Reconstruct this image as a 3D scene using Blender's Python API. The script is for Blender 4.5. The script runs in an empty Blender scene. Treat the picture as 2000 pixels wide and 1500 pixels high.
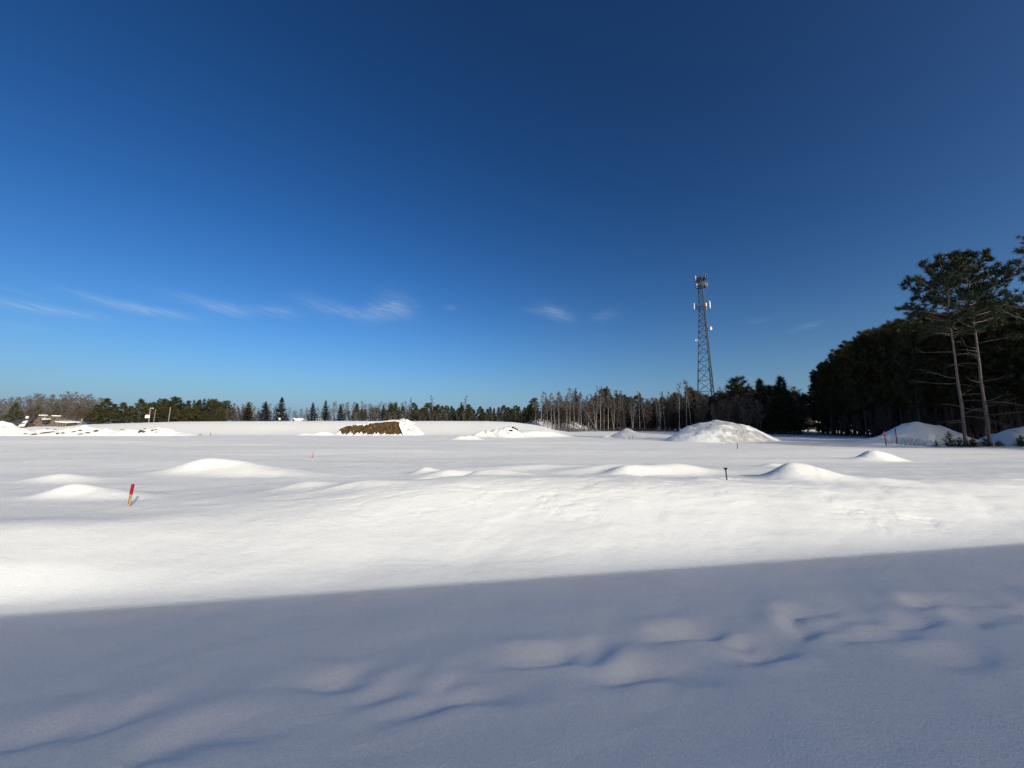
import bpy, bmesh, math, random
import numpy as np
from mathutils import Vector, Matrix, Quaternion

# ------------------------------------------------------------------ camera, sky, sun, exposure
S = bpy.context.scene
C = S.collection
F = 735.0                    # focal length in pixels of a 2000 px wide frame
ZC = 2.0                     # eye height over the snow field
PITCH = math.atan(85.0 / F)
cp, sp = math.cos(PITCH), math.sin(PITCH)
cam = bpy.data.cameras.new('camera')
cam.sensor_width = 36.0
cam.lens = 36.0 * F / 2000.0
cam.clip_start = 0.05
cam.clip_end = 8000.0
camo = bpy.data.objects.new('camera', cam)
camo.location = (0, 0, ZC)
camo.rotation_euler = (math.pi / 2 + PITCH, 0, 0)
C.objects.link(camo)
S.camera = camo

SUN_EL = math.radians(19.5)
SUN_AZ = math.radians(141.0)         # clockwise from +Y: behind the viewer, to the right
SUN_DIR = Vector((math.sin(SUN_AZ) * math.cos(SUN_EL), math.cos(SUN_AZ) * math.cos(SUN_EL), math.sin(SUN_EL)))

def kz(py):                  # height gained per metre of depth along the row py
    up = (750.0 - py) / F
    return (up * cp + sp) / (cp - up * sp)
def kx(px, py=845.0):        # metres sideways per metre of depth
    up = (750.0 - py) / F
    return (px - 1000.0) / F / (cp - up * sp)
def ground_at(px, py, z=0.0):
    Y = (z - ZC) / kz(py)
    return kx(px, py) * Y, Y
def sky_dir(px, py):
    up = (750.0 - py) / F
    v = Vector(((px - 1000.0) / F, cp - up * sp, up * cp + sp)).normalized()
    return v

world = bpy.data.worlds.new('World')
S.world = world
world.use_nodes = True
wt = world.node_tree
wl = wt.links
def wn(t, **kw):
    n = wt.nodes.new(t)
    for k, v in kw.items():
        setattr(n, k, v)
    return n
def wmath(op, a, b=None, c=None):
    n = wn('ShaderNodeMath', operation=op)
    for i, v in enumerate((a, b, c)):
        if v is None:
            continue
        if isinstance(v, (int, float)):
            n.inputs[i].default_value = v
        else:
            wl.new(v, n.inputs[i])
    return n.outputs[0]
bg = wt.nodes['Background']
def nishita(dust, ozone, scale, gamma):
    n = wn('ShaderNodeTexSky', sky_type='NISHITA', sun_disc=False)
    n.sun_elevation = SUN_EL
    n.sun_rotation = SUN_AZ
    n.altitude = 0
    n.air_density = 1.0
    n.dust_density = dust
    n.ozone_density = ozone
    m = wn('ShaderNodeVectorMath', operation='SCALE'); m.inputs['Scale'].default_value = scale
    wl.new(n.outputs[0], m.inputs[0])
    g = wn('ShaderNodeGamma'); g.inputs['Gamma'].default_value = gamma
    wl.new(m.outputs[0], g.inputs['Color'])
    return g.outputs[0]
SKY_STRENGTH = 0.10
clear = nishita(1.7, 3.8, .150, 1.62)       # clear winter air
haze_fill = nishita(10.0, 1.7, .074, 1.4)       # second dusty sky added, glow round the sun boosted to fill the shade
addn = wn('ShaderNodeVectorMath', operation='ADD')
wl.new(clear, addn.inputs[0]); wl.new(haze_fill, addn.inputs[1])
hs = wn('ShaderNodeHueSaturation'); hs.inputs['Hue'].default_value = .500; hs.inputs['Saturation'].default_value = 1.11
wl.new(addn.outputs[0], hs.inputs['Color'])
# thin cirrus low over the horizon, in directions of the sky
tc = wn('ShaderNodeTexCoord')
sep = wn('ShaderNodeSeparateXYZ'); wl.new(tc.outputs['Generated'], sep.inputs[0])
az = wmath('ARCTAN2', sep.outputs[0], sep.outputs[1])
el = wmath('ARCSINE', sep.outputs[2])
clouds = [  # px, py, half length px, half width px, slope, strength
    (60, 600, 95, 15, .18, .62), (140, 610, 75, 12, .16, .5), (40, 637, 75, 9, .16, .26), (45, 572, 55, 6, .25, .18),
    (205, 588, 85, 11, .26, .5), (300, 608, 80, 12, .17, .8), (395, 590, 70, 13, .24, .42), (450, 606, 48, 14, .15, .66),
    (540, 607, 42, 13, .12, .52), (640, 600, 55, 15, .3, .5), (690, 611, 36, 10, .15, .42), (742, 610, 40, 19, -.12, .72),
    (780, 598, 34, 22, .5, .55), (879, 601, 14, 5, .1, .3), (1088, 612, 30, 12, .35, .7), (1048, 607, 30, 9, .1, .2),
    (1180, 616, 26, 10, -.2, .28), (1575, 638, 34, 7, -.3, .24), (1480, 627, 26, 6, -.2, .12)]
cov = None
# noise stretched along the streaks, warped
comb = wn('ShaderNodeCombineXYZ')
u_ = wmath('ADD', wmath('MULTIPLY', az, 22.0), wmath('MULTIPLY', el, 40.0))
v_ = wmath('ADD', wmath('MULTIPLY', el, 190.0), wmath('MULTIPLY', az, 42.0))
wl.new(u_, comb.inputs[0]); wl.new(v_, comb.inputs[1])
ns = wn('ShaderNodeTexNoise'); ns.inputs['Scale'].default_value = 1.0; ns.inputs['Detail'].default_value = 9.0
ns.inputs['Roughness'].default_value = .62; ns.inputs['Distortion'].default_value = 1.7
wl.new(comb.outputs[0], ns.inputs['Vector'])
streak = wmath('MULTIPLY', wmath('SUBTRACT', ns.outputs['Fac'], .33), 2.4)
streak = wmath('MINIMUM', wmath('MAXIMUM', streak, 0.0), 1.0)
for (px, py, hl, hw, sl, st) in clouds:
    d0 = sky_dir(px, py)
    a0, e0 = math.atan2(d0.x, d0.y), math.asin(d0.z)
    d1 = sky_dir(px + hl, py + hl * sl)
    a1, e1 = math.atan2(d1.x, d1.y), math.asin(d1.z)
    L = math.hypot(a1 - a0, e1 - e0)
    ux, uy = (a1 - a0) / L, (e1 - e0) / L
    W = hw / hl * L
    da = wmath('SUBTRACT', az, a0)
    de = wmath('SUBTRACT', el, e0)
    p = wmath('ADD', wmath('MULTIPLY', da, ux / L), wmath('MULTIPLY', de, uy / L))
    q = wmath('ADD', wmath('MULTIPLY', da, -uy / W), wmath('MULTIPLY', de, ux / W))
    r2 = wmath('ADD', wmath('MULTIPLY', p, p), wmath('MULTIPLY', q, q))
    g = wmath('MULTIPLY', wmath('EXPONENT', wmath('MULTIPLY', r2, -1.3)), st)
    cov = g if cov is None else wmath('ADD', cov, g)
cov = wmath('MULTIPLY', wmath('MULTIPLY', cov, streak), .72)
cov = wmath('MINIMUM', cov, .8)
low = wmath('MULTIPLY', wmath('EXPONENT', wmath('MULTIPLY', wmath('MAXIMUM', el, 0.0), -10.0)), .80)
air = wn('ShaderNodeMix', data_type='RGBA')
wl.new(low, air.inputs['Factor'])
wl.new(hs.outputs[0], air.inputs['A'])
air.inputs['B'].default_value = (.34, .57, .94, 1)
mix = wn('ShaderNodeMix', data_type='RGBA')
wl.new(cov, mix.inputs['Factor'])
wl.new(air.outputs['Result'], mix.inputs['A'])
mix.inputs['B'].default_value = (.56, .70, .90, 1)
sc2 = wn('ShaderNodeVectorMath', operation='SCALE'); sc2.inputs['Scale'].default_value = 10.0
wl.new(mix.outputs['Result'], sc2.inputs[0])
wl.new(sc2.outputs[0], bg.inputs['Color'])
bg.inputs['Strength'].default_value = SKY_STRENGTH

sun = bpy.data.lights.new('sun', 'SUN')
sun.energy = 3.0
sun.angle = math.radians(0.3)
sun.color = (1.0, .975, .94)
suno = bpy.data.objects.new('sun', sun)
suno.rotation_euler = SUN_DIR.to_track_quat('Z', 'Y').to_euler()
suno.location = SUN_DIR * 200
C.objects.link(suno)

S.view_settings.view_transform = 'Standard'
S.view_settings.look = 'None'
S.view_settings.exposure = -0.28
S.view_settings.gamma = 1.0
S.view_settings.use_curve_mapping = False
S.render.engine = 'CYCLES'
S.cycles.max_bounces = 6
S.cycles.diffuse_bounces = 3
S.cycles.use_light_tree = False
S.cycles.use_adaptive_sampling = False
S.cycles.use_denoising = True
S.cycles.denoiser = 'OPENIMAGEDENOISE'
S.cycles.denoising_input_passes = 'RGB_ALBEDO_NORMAL'
S.cycles.denoising_prefilter = 'NONE'

# ------------------------------------------------------------------ helpers
rng = random.Random(7)

class MB:
    """collects geometry for ONE mesh object"""
    def __init__(s):
        s.v = []; s.f = []
    def tube(s, pts, rad, sides=5, cap=True):
        pts = [Vector(p) for p in pts]
        base = len(s.v)
        n = len(pts)
        for i, p in enumerate(pts):
            t = (pts[min(i + 1, n - 1)] - pts[max(i - 1, 0)])
            if t.length < 1e-9: t = Vector((0, 0, 1))
            t.normalize()
            a = Vector((1, 0, 0)) if abs(t.x) < .8 else Vector((0, 1, 0))
            b = t.cross(a).normalized(); c = t.cross(b)
            r = rad[i] if hasattr(rad, '__len__') else rad
            for k in range(sides):
                th = 2 * math.pi * k / sides
                s.v.append(p + b * (r * math.cos(th)) + c * (r * math.sin(th)))
        for i in range(n - 1):
            for k in range(sides):
                k2 = (k + 1) % sides
                s.f.append((base + i * sides + k, base + i * sides + k2, base + (i + 1) * sides + k2, base + (i + 1) * sides + k))
        if cap:
            s.f.append(tuple(base + k for k in range(sides))[::-1])
            s.f.append(tuple(base + (n - 1) * sides + k for k in range(sides)))
        return s
    def tri(s, a, b, c):
        i = len(s.v); s.v += [a, b, c]; s.f.append((i, i + 1, i + 2)); return s
    def quad(s, a, b, c, d):
        i = len(s.v); s.v += [a, b, c, d]; s.f.append((i, i + 1, i + 2, i + 3)); return s
    def box(s, lo, hi, M=None):
        i = len(s.v)
        for z in (lo[2], hi[2]):
            for y in (lo[1], hi[1]):
                for x in (lo[0], hi[0]):
                    p = Vector((x, y, z))
                    s.v.append(M @ p if M else p)
        for q in ((0, 2, 3, 1), (4, 5, 7, 6), (0, 1, 5, 4), (1, 3, 7, 5), (3, 2, 6, 7), (2, 0, 4, 6)):
            s.f.append(tuple(i + k for k in q))
        return s
    def mesh(s, name, mat, smooth=False):
        me = bpy.data.meshes.new(name)
        me.from_pydata([tuple(p) for p in s.v], [], s.f)
        if mat: me.materials.append(mat)
        if smooth: me.polygons.foreach_set('use_smooth', [True] * len(me.polygons))
        me.update()
        return me
    def build(s, name, mat, parent=None, smooth=False):
        return link(name, s.mesh(name, mat, smooth), parent)

def link(name, me, parent=None):
    o = bpy.data.objects.new(name, me)
    C.objects.link(o)
    if parent: o.parent = parent
    return o
def tag(o, label=None, cat=None, group=None, kind=None):
    if label: o['label'] = label
    if cat: o['category'] = cat
    if group: o['group'] = group
    if kind: o['kind'] = kind
    return o
def thing(name, label, cat, loc=(0, 0, 0), rz=0.0, group=None):
    o = bpy.data.objects.new(name, None)
    o.empty_display_size = .3
    C.objects.link(o)
    o.location = loc; o.rotation_euler = (0, 0, rz)
    return tag(o, label, cat, group)
def copy_tree(o, parent=None):
    c = o.copy(); C.objects.link(c); c.parent = parent
    for ch in list(o.children):
        copy_tree(ch, c)
    return c

# value noise
def _hash(ix, iy, seed):
    h = (ix.astype(np.int64) * 374761393 + iy.astype(np.int64) * 668265263 + seed * 1442695041) & 0xFFFFFFFF
    h = ((h ^ (h >> 13)) * 1274126177) & 0xFFFFFFFF
    h = h ^ (h >> 16)
    return (h & 0xFFFFFF) / float(0xFFFFFF)
def vnoise(x, y, seed=0):
    x = np.asarray(x, float); y = np.asarray(y, float)
    ix = np.floor(x); iy = np.floor(y)
    fx = x - ix; fy = y - iy
    fx = fx * fx * fx * (fx * (fx * 6 - 15) + 10); fy = fy * fy * fy * (fy * (fy * 6 - 15) + 10)
    a = _hash(ix, iy, seed); b = _hash(ix + 1, iy, seed); c = _hash(ix, iy + 1, seed); d = _hash(ix + 1, iy + 1, seed)
    return (a + (b - a) * fx) * (1 - fy) + (c + (d - c) * fx) * fy - .5
def fbm(x, y, seed=0, oct=4, gain=.5):
    r = 0; amp = 1
    for i in range(oct):
        r = r + amp * vnoise(x * 2 ** i + i * 17.3, y * 2 ** i + i * 9.1, seed + i)
        amp *= gain
    return r
def sstep(a, b, x):
    t = np.clip((x - a) / (b - a), 0, 1)
    return t * t * (3 - 2 * t)
def gauss(x, y, cx, cy, sx, sy, rot=0.0):
    c, s = math.cos(rot), math.sin(rot)
    dx, dy = x - cx, y - cy
    u = (dx * c + dy * s) / sx; v = (-dx * s + dy * c) / sy
    return np.exp(-.5 * (u * u + v * v))

# ------------------------------------------------------------------ materials
def material(name):
    m = bpy.data.materials.new(name)
    m.use_nodes = True
    nt = m.node_tree
    return m, nt, nt.nodes['Principled BSDF']
def simple(name, col, rough=.7, var=.25, scale=3.0, bump=0.0, metal=0.0, spec=.3, detail=4.0):
    """base colour broken up by two scales of noise"""
    m, nt, b = material(name)
    tcn = nt.nodes.new('ShaderNodeTexCoord')
    n = nt.nodes.new('ShaderNodeTexNoise'); n.inputs['Scale'].default_value = scale; n.inputs['Detail'].default_value = detail
    nt.links.new(tcn.outputs['Object'], n.inputs['Vector'])
    r = nt.nodes.new('ShaderNodeValToRGB')
    r.color_ramp.elements[0].position = .3; r.color_ramp.elements[1].position = .7
    r.color_ramp.elements[0].color = tuple(c * (1 - var) for c in col) + (1,)
    r.color_ramp.elements[1].color = tuple(min(1, c * (1 + var)) for c in col) + (1,)
    nt.links.new(n.outputs['Fac'], r.inputs['Fac'])
    nt.links.new(r.outputs[0], b.inputs['Base Color'])
    b.inputs['Roughness'].default_value = rough
    b.inputs['Metallic'].default_value = metal
    b.inputs['Specular IOR Level'].default_value = spec
    if bump:
        bp = nt.nodes.new('ShaderNodeBump'); bp.inputs['Strength'].default_value = bump; bp.inputs['Distance'].default_value = .05
        nt.links.new(n.outputs['Fac'], bp.inputs['Height']); nt.links.new(bp.outputs[0], b.inputs['Normal'])
    return m
def foliage(name, col, var=.4, warm=(1.5, .95, .5)):
    """needles: every tree takes its own slight hue, clumps vary inside it"""
    m, nt, b = material(name)
    info = nt.nodes.new('ShaderNodeObjectInfo')
    tcn = nt.nodes.new('ShaderNodeTexCoord')
    n = nt.nodes.new('ShaderNodeTexNoise'); n.inputs['Scale'].default_value = .9; n.inputs['Detail'].default_value = 5
    nt.links.new(tcn.outputs['Object'], n.inputs['Vector'])
    r = nt.nodes.new('ShaderNodeValToRGB')
    r.color_ramp.elements[0].position = .32; r.color_ramp.elements[1].position = .68
    r.color_ramp.elements[0].color = tuple(c * (1 - var) for c in col) + (1,)
    r.color_ramp.elements[1].color = tuple(c * (1 + var) for c in col) + (1,)
    nt.links.new(n.outputs['Fac'], r.inputs['Fac'])
    mx = nt.nodes.new('ShaderNodeMix'); mx.data_type = 'RGBA'; mx.blend_type = 'MULTIPLY'
    ml = nt.nodes.new('ShaderNodeMath'); ml.operation = 'MULTIPLY'; ml.inputs[1].default_value = .75
    nt.links.new(info.outputs['Random'], ml.inputs[0])
    nt.links.new(ml.outputs[0], mx.inputs['Factor'])
    nt.links.new(r.outputs[0], mx.inputs['A'])
    mx.inputs['B'].default_value = warm + (1,)
    nt.links.new(mx.outputs['Result'], b.inputs['Base Color'])
    b.inputs['Roughness'].default_value = .65
    b.inputs['Specular IOR Level'].default_value = .25
    return m
def snow_material(name, grain=True):
    m, nt, b = material(name)
    geo = nt.nodes.new('ShaderNodeNewGeometry')
    n = nt.nodes.new('ShaderNodeTexNoise'); n.inputs['Scale'].default_value = .35; n.inputs['Detail'].default_value = 5
    nt.links.new(geo.outputs['Position'], n.inputs['Vector'])
    r = nt.nodes.new('ShaderNodeValToRGB')
    r.color_ramp.elements[0].position = .25; r.color_ramp.elements[1].position = .75
    r.color_ramp.elements[0].color = (.865, .892, .825, 1)
    r.color_ramp.elements[1].color = (.90, .927, .865, 1)
    nt.links.new(n.outputs['Fac'], r.inputs['Fac'])
    gr = nt.nodes.new('ShaderNodeTexNoise'); gr.inputs['Scale'].default_value = 75.0; gr.inputs['Detail'].default_value = 2; gr.inputs['Roughness'].default_value = .8
    nt.links.new(geo.outputs['Position'], gr.inputs['Vector'])
    gm = nt.nodes.new('ShaderNodeMapRange'); gm.inputs['From Min'].default_value = .32; gm.inputs['From Max'].default_value = .68; gm.inputs['To Min'].default_value = .86; gm.inputs['To Max'].default_value = 1.06
    nt.links.new(gr.outputs['Fac'], gm.inputs['Value'])
    gv = nt.nodes.new('ShaderNodeVectorMath'); gv.operation = 'SCALE'
    nt.links.new(r.outputs[0], gv.inputs[0]); nt.links.new(gm.outputs[0], gv.inputs['Scale'])
    nt.links.new(gv.outputs[0], b.inputs['Base Color'])
    b.inputs['Roughness'].default_value = .78
    b.inputs['Specular IOR Level'].default_value = .18
    g1 = nt.nodes.new('ShaderNodeTexNoise'); g1.inputs['Scale'].default_value = 55.0; g1.inputs['Detail'].default_value = 3; g1.inputs['Roughness'].default_value = .7
    nt.links.new(geo.outputs['Position'], g1.inputs['Vector'])
    mp = nt.nodes.new('ShaderNodeMapping'); mp.inputs['Scale'].default_value = (2.2, 5.5, 3.0); mp.inputs['Rotation'].default_value = (0, 0, math.radians(-14))
    nt.links.new(geo.outputs['Position'], mp.inputs['Vector'])
    g2 = nt.nodes.new('ShaderNodeTexNoise'); g2.inputs['Scale'].default_value = 1.6; g2.inputs['Detail'].default_value = 6; g2.inputs['Distortion'].default_value = .6
    nt.links.new(mp.outputs[0], g2.inputs['Vector'])
    b1 = nt.nodes.new('ShaderNodeBump'); b1.inputs['Strength'].default_value = .8; b1.inputs['Distance'].default_value = .014
    nt.links.new(g1.outputs['Fac'], b1.inputs['Height'])
    b2 = nt.nodes.new('ShaderNodeBump'); b2.inputs['Strength'].default_value = .30; b2.inputs['Distance'].default_value = .03
    nt.links.new(g2.outputs['Fac'], b2.inputs['Height'])
    nt.links.new(b1.outputs[0], b2.inputs['Normal'])
    nt.links.new(b2.outputs[0], b.inputs['Normal'])
    return m
M_SNOW = snow_material('snow')
M_EARTH = simple('brown_earth', (.070, .047, .022), .95, .5, 1.6, .8, spec=.1, detail=8)
M_STONE = simple('dark_clod', (.06, .048, .036), .95, .4, 4, .5, spec=.1)
M_BLOCK = simple('tan_rubble', (.13, .108, .084), .9, .5, 1.2, .5)
M_BARK = simple('pine_bark', (.17, .135, .115), .9, .4, 6, .6)
M_BARKD = simple('dark_bark', (.075, .06, .05), .9, .35, 6, .4)
M_TWIG = simple('grey_twigs', (.105, .098, .088), .9, .25, 2)
M_TWIGR = simple('reddish_twigs', (.088, .070, .058), .9, .3, 2)
M_DEAD = simple('dead_branch', (.22, .185, .15), .9, .3, 5)
M_PINE = foliage('red_pine_needles', (.036, .050, .024), .4, (1.2, 1.0, .75))
M_PLANT = foliage('plantation_needles', (.040, .045, .018), .5, (1.5, 1.0, .5))
M_SPRUCE = foliage('spruce_needles', (.036, .050, .032), .35, (1.1, .95, .75))
M_FARPINE = foliage('far_pine_needles', (.040, .050, .024), .4, (1.35, .98, .62))
M_SAP = foliage('sapling_needles', (.060, .075, .020), .4, (1.3, 1.0, .6))
def birch_bark():
    m, nt, b = material('birch_bark')
    tcn = nt.nodes.new('ShaderNodeTexCoord')
    mp = nt.nodes.new('ShaderNodeMapping'); mp.inputs['Scale'].default_value = (2, 2, 1.6)
    nt.links.new(tcn.outputs['Object'], mp.inputs['Vector'])
    n = nt.nodes.new('ShaderNodeTexNoise'); n.inputs['Scale'].default_value = 2.2; n.inputs['Detail'].default_value = 5
    nt.links.new(mp.outputs[0], n.inputs['Vector'])
    r = nt.nodes.new('ShaderNodeValToRGB')
    r.color_ramp.elements[0].position = .36; r.color_ramp.elements[1].position = .52
    r.color_ramp.elements[0].color = (.14, .115, .095, 1)
    r.color_ramp.elements[1].color = (.34, .32, .285, 1)
    nt.links.new(n.outputs['Fac'], r.inputs['Fac']); nt.links.new(r.outputs[0], b.inputs['Base Color'])
    b.inputs['Roughness'].default_value = .8
    return m
M_BIRCH = birch_bark()
M_STEEL = simple('painted_tower_steel', (.032, .062, .074), .5, .2, 1.0, metal=.1, spec=.4)
M_DARKSTEEL = simple('dark_cable', (.035, .04, .04), .6, .3, 2)
M_PANELD = simple('antenna_grey', (.075, .08, .085), .55, .2, 2)
M_WHITE = simple('antenna_white', (.78, .78, .76), .45, .06, 2)
M_WOOD = simple('stake_wood', (.44, .30, .16), .75, .25, 20)
M_RED = simple('red_stake_paint', (.30, .014, .03), .6, .25, 25)
M_INK = simple('marker_ink', (.04, .03, .03), .7, .2, 30)
M_PINK = simple('pink_flagging', (.75, .15, .19), .6, .2, 8)
M_BLACK = simple('black_plastic', (.012, .013, .015), .55, .3, 12)
M_NAVY = simple('navy_post_paint', (.03, .04, .065), .5, .3, 8)
M_ROOF = simple('charcoal_roof', (.05, .055, .065), .85, .25, 2)
M_SHED = simple('weathered_boards', (.075, .055, .042), .85, .35, 3)
M_SIDING = simple('white_siding', (.78, .77, .75), .7, .06, 1)
M_REDWALL = simple('red_house_wall', (.20, .055, .045), .8, .2, 1)
M_TRIM = simple('white_trim', (.75, .75, .73), .6, .05, 2)
M_GLASS = simple('window_glass', (.03, .035, .04), .15, .2, 1, spec=.6)
M_POLE = simple('weathered_pole', (.20, .18, .16), .85, .2, 5)

# ------------------------------------------------------------------ the snow ground
EDGE_ANG = math.atan2(3.56, 20.3)                  # run of the shaded kerb of ploughed snow in front of the building
NV = (-math.sin(EDGE_ANG), math.cos(EDGE_ANG))
EV = (math.cos(EDGE_ANG), math.sin(EDGE_ANG))

# soft half filled footprints: px, py of the bright back wall, half length along the trail, depth
prints = [(70, 1428, .25, .06), (240, 1405, .20, .045), (455, 1432, .22, .05), (330, 1475, .20, .06), (650, 1330, .22, .075), (905, 1322, .14, .05), (880, 1375, .30, .10),
          (760, 1352, .22, .07), (1045, 1280, .24, .10), (1150, 1272, .22, .07), (1235, 1315, .26, .10), (1330, 1228, .26, .12), (1415, 1245, .22, .07), (1480, 1268, .2, .08),
          (1440, 1282, .2, .05), (1560, 1188, .24, .10), (1640, 1203, .25, .07), (1560, 1222, .24, .09), (1690, 1237, .3, .09), (1800, 1168, .25, .10), (1760, 1210, .26, .06), (1890, 1172, .22, .08),
          (1985, 1190, .22, .09), (1900, 1212, .22, .06), (2080, 1170, .25, .09), (2150, 1190, .25, .08), (1850, 1290, .25, .045), (1330, 1330, .22, .04)]
prints_w = []
_pr = random.Random(3)
for (px, py, hl, d) in prints:
    X, Y = ground_at(px, py, -.38)
    prints_w.append((X, Y, 1.45 * hl * _pr.uniform(.85, 1.15), d, math.radians(15 + _pr.uniform(-8, 8))))

def plateau_height(x):
    xs = [-400, -170, -140, -125, -105, -60, -20, -8, 0, 6, 9.5, 13, 18]
    zs = [2.2, 2.3, 2.75, 3.3, 3.85, 4.05, 4.05, 4.0, 3.7, 3.0, 2.4, 1.3, .6]
    return np.interp(x, xs, zs)

_pv = np.arange(-32, 32, .05)
_pz = np.interp(_pv, [-30, 1.0, 3.6, 5.2, 6.4, 7.2, 7.8, 8.5, 9.5, 10.3, 11.4, 14.0, 30],
                [-.20, -.20, -.30, -.48, -.72, -.84, -.77, -.50, -.12, .08, .10, 0, 0])
_k = np.exp(-.5 * (np.arange(-24, 25) * .05 / .33) ** 2); _k /= _k.sum()
PROF_V = _pv[24:-24]; PROF_Z = np.convolve(_pz, _k, 'valid')
def terrain(x, y):
    x = np.asarray(x, float); y = np.asarray(y, float)
    v = NV[0] * x + NV[1] * y
    u = EV[0] * x + EV[1] * y
    # foreground kerb, hollow along the shadow edge, sunlit bank behind it
    wob = .35 * fbm(u * .22, v * .1, 11, 2) + .75 * sstep(-1.5, -9.0, u)
    vv = v + wob * (1 - sstep(4.5, 6.6, v) + sstep(7.5, 8.3, v))
    z = np.interp(vv, PROF_V, PROF_Z)
    # central hump of the bank
    z = z + .36 * gauss(x, y, 0.6, 11.8, 4.1, 1.35, math.radians(6)) * 1.0
    z = z + .14 * gauss(x, y, -2.2, 11.0, 1.9, 1.0, math.radians(10))
    z = z + .16 * gauss(x, y, 6.5, 10.5, 3.5, 1.7, math.radians(4))
    z = z + .10 * gauss(x, y, 12.5, 11.5, 3.0, 1.5, math.radians(12))
    z = z - .10 * gauss(x, y, -8.0, 8.9, 4.0, 1.0, math.radians(3))
    z = z + .10 * gauss(x, y, -9.5, 7.9, 1.3, .5, math.radians(6))
    # drifted-over heaps on the field: px, base py, crest px height, half width px, depth sigma, skew
    for (px, pb, hpx, wpx, sy, sk) in HEAPS:
        Y = (0 - ZC) / kz(pb)
        X = kx(px, pb) * Y
        h = hpx / F * Y; sx = wpx / F * Y
        dx = x - X
        sxx = np.where(dx > 0, sx * (1 + sk), sx * (1 - sk * .35))
        rr = np.sqrt((dx / sxx) ** 2 + ((y - Y - sy * .9) / np.where(y < Y + sy * .9, sy, sy * 1.5)) ** 2)
        z = z + .95 * h * np.exp(-.9 * rr ** 1.8)
    # mid-field swells
    amp = sstep(8, 22, y) * (1 - sstep(70, 92, y))
    z = z + amp * (.26 * fbm(x * .045, y * .12, 31, 3) + .05 * fbm(x * .2, y * .45, 37, 2))
    z = z + .35 * gauss(x, y, -55, 50, 22, 5) * amp + .12 * gauss(x, y, 20, 33, 22, 2.2)
    # gentle rise to the wood on the right
    z = z + .8 * sstep(85, 125, y) * sstep(8, 25, x)
    # raised plateau on the left
    ph = plateau_height(x)
    edge = 94 + 2.0 * fbm(x * .05, y * 0, 5, 2)
    up = sstep(edge, edge + 26, y)
    z = z * (1 - up * (x < 20)) + ph * up * (x < 20)
    far = sstep(150, 260, y)
    z = z * (1 - far) + 2.0 * far
    # snowy bank seen between the birches
    z = z + 4.2 * sstep(140, 152, y) * (1 - sstep(190, 230, y)) * sstep(3, 14, x) * (1 - sstep(33, 40, x))
    # wind texture on the sunlit bank and the kerb
    near = 1 - sstep(14, 30, y)
    bank = sstep(7.3, 8.2, vv) * (1 - sstep(11.2, 13.4, vv))
    sas = fbm(u * .8 + 1.1 * fbm(u * .5, v * .8, 71, 2), v * 2.4 + .8 * fbm(u * .8, v * .8, 77, 2), 51, 5, .55)
    z = z + near * (.010 * (1 - .7 * np.exp(-((v - 7.3) / .5) ** 2)) + .014 * bank * sstep(-6, 3, u)) * sas
    patch = sstep(-.05, .25, fbm(u * .35, v * .5, 95, 2))
    ledge = np.abs(fbm(u * .7 + .5 * sas, v * 2.1, 91, 4, .6))
    z = z - bank * .018 * (1 - sstep(0, .10, ledge)) * sstep(-7, 1, u) * patch
    # footprints
    for (X, Y, hl, d, a) in prints_w:
        m = (np.abs(x - X) < 1.3) & (np.abs(y - Y) < 1.2)
        if not m.any():
            continue
        c, s = math.cos(a), math.sin(a)
        xm, ym = x[m], y[m]
        dx, dy = xm - X, ym - Y
        pu = (dx * c + dy * s) / hl
        pv = (-dx * s + dy * c) + .05 * np.sin(pu * 2.2 + X * 3) + .06 * vnoise(xm * 3, ym * 3, 5)
        prof = np.where(pv < -.13, np.exp(-((pv + .13) / .095) ** 2), np.exp(-((pv + .13) / .21) ** 2))
        dz = -.80 * d * np.exp(-np.abs(pu) ** 2.4) * prof
        dz = dz + np.exp(-((pv + .32) / .12) ** 2) * np.exp(-pu ** 2) * .18 * d + np.exp(-((pv - .26) / .17) ** 2) * np.exp(-pu ** 2) * .42 * d
        z[m] += dz
    z = z + near * .035 * (1 - .75 * np.exp(-((v - 7.3) / .6) ** 2)) * fbm(x * .8, y * .9, 61, 3)
    return z

HEAPS = [(385, 926, 30, 78, .55, .55), (470, 930, 9, 90, .5, .5), (90, 941, 15, 55, .45, .2), (118, 974, 26, 62, .32, .35), (210, 978, 9, 60, .3, .2), (590, 968, 17, 66, .4, .3), (690, 975, 10, 60, .3, .3),
         (828, 925, 13, 26, .35, .3), (875, 931, 14, 52, .4, .4), (830, 944, 11, 46, .3, .3), (938, 952, 18, 50, .35, .5), (1000, 955, 6, 70, .4, .6),
         (1060, 918, 9, 110, .6, .3), (1232, 932, 20, 46, .45, .6), (1330, 930, 17, 70, .6, .2), (1200, 925, 14, 90, .5, .3), (1300, 950, 7, 60, .3, .4), (1420, 955, 6, 70, .3, .4),
         (1565, 947, 30, 44, .5, .45), (1620, 950, 10, 55, .4, .3), (1515, 912, 7, 22, .3, .2), (1740, 952, 7, 40, .3, .2), (1712, 899, 10, 30, .5, .2),
         (1225, 957, 6, 34, .25, .1), (1380, 962, 4, 30, .2, .1)]

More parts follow.
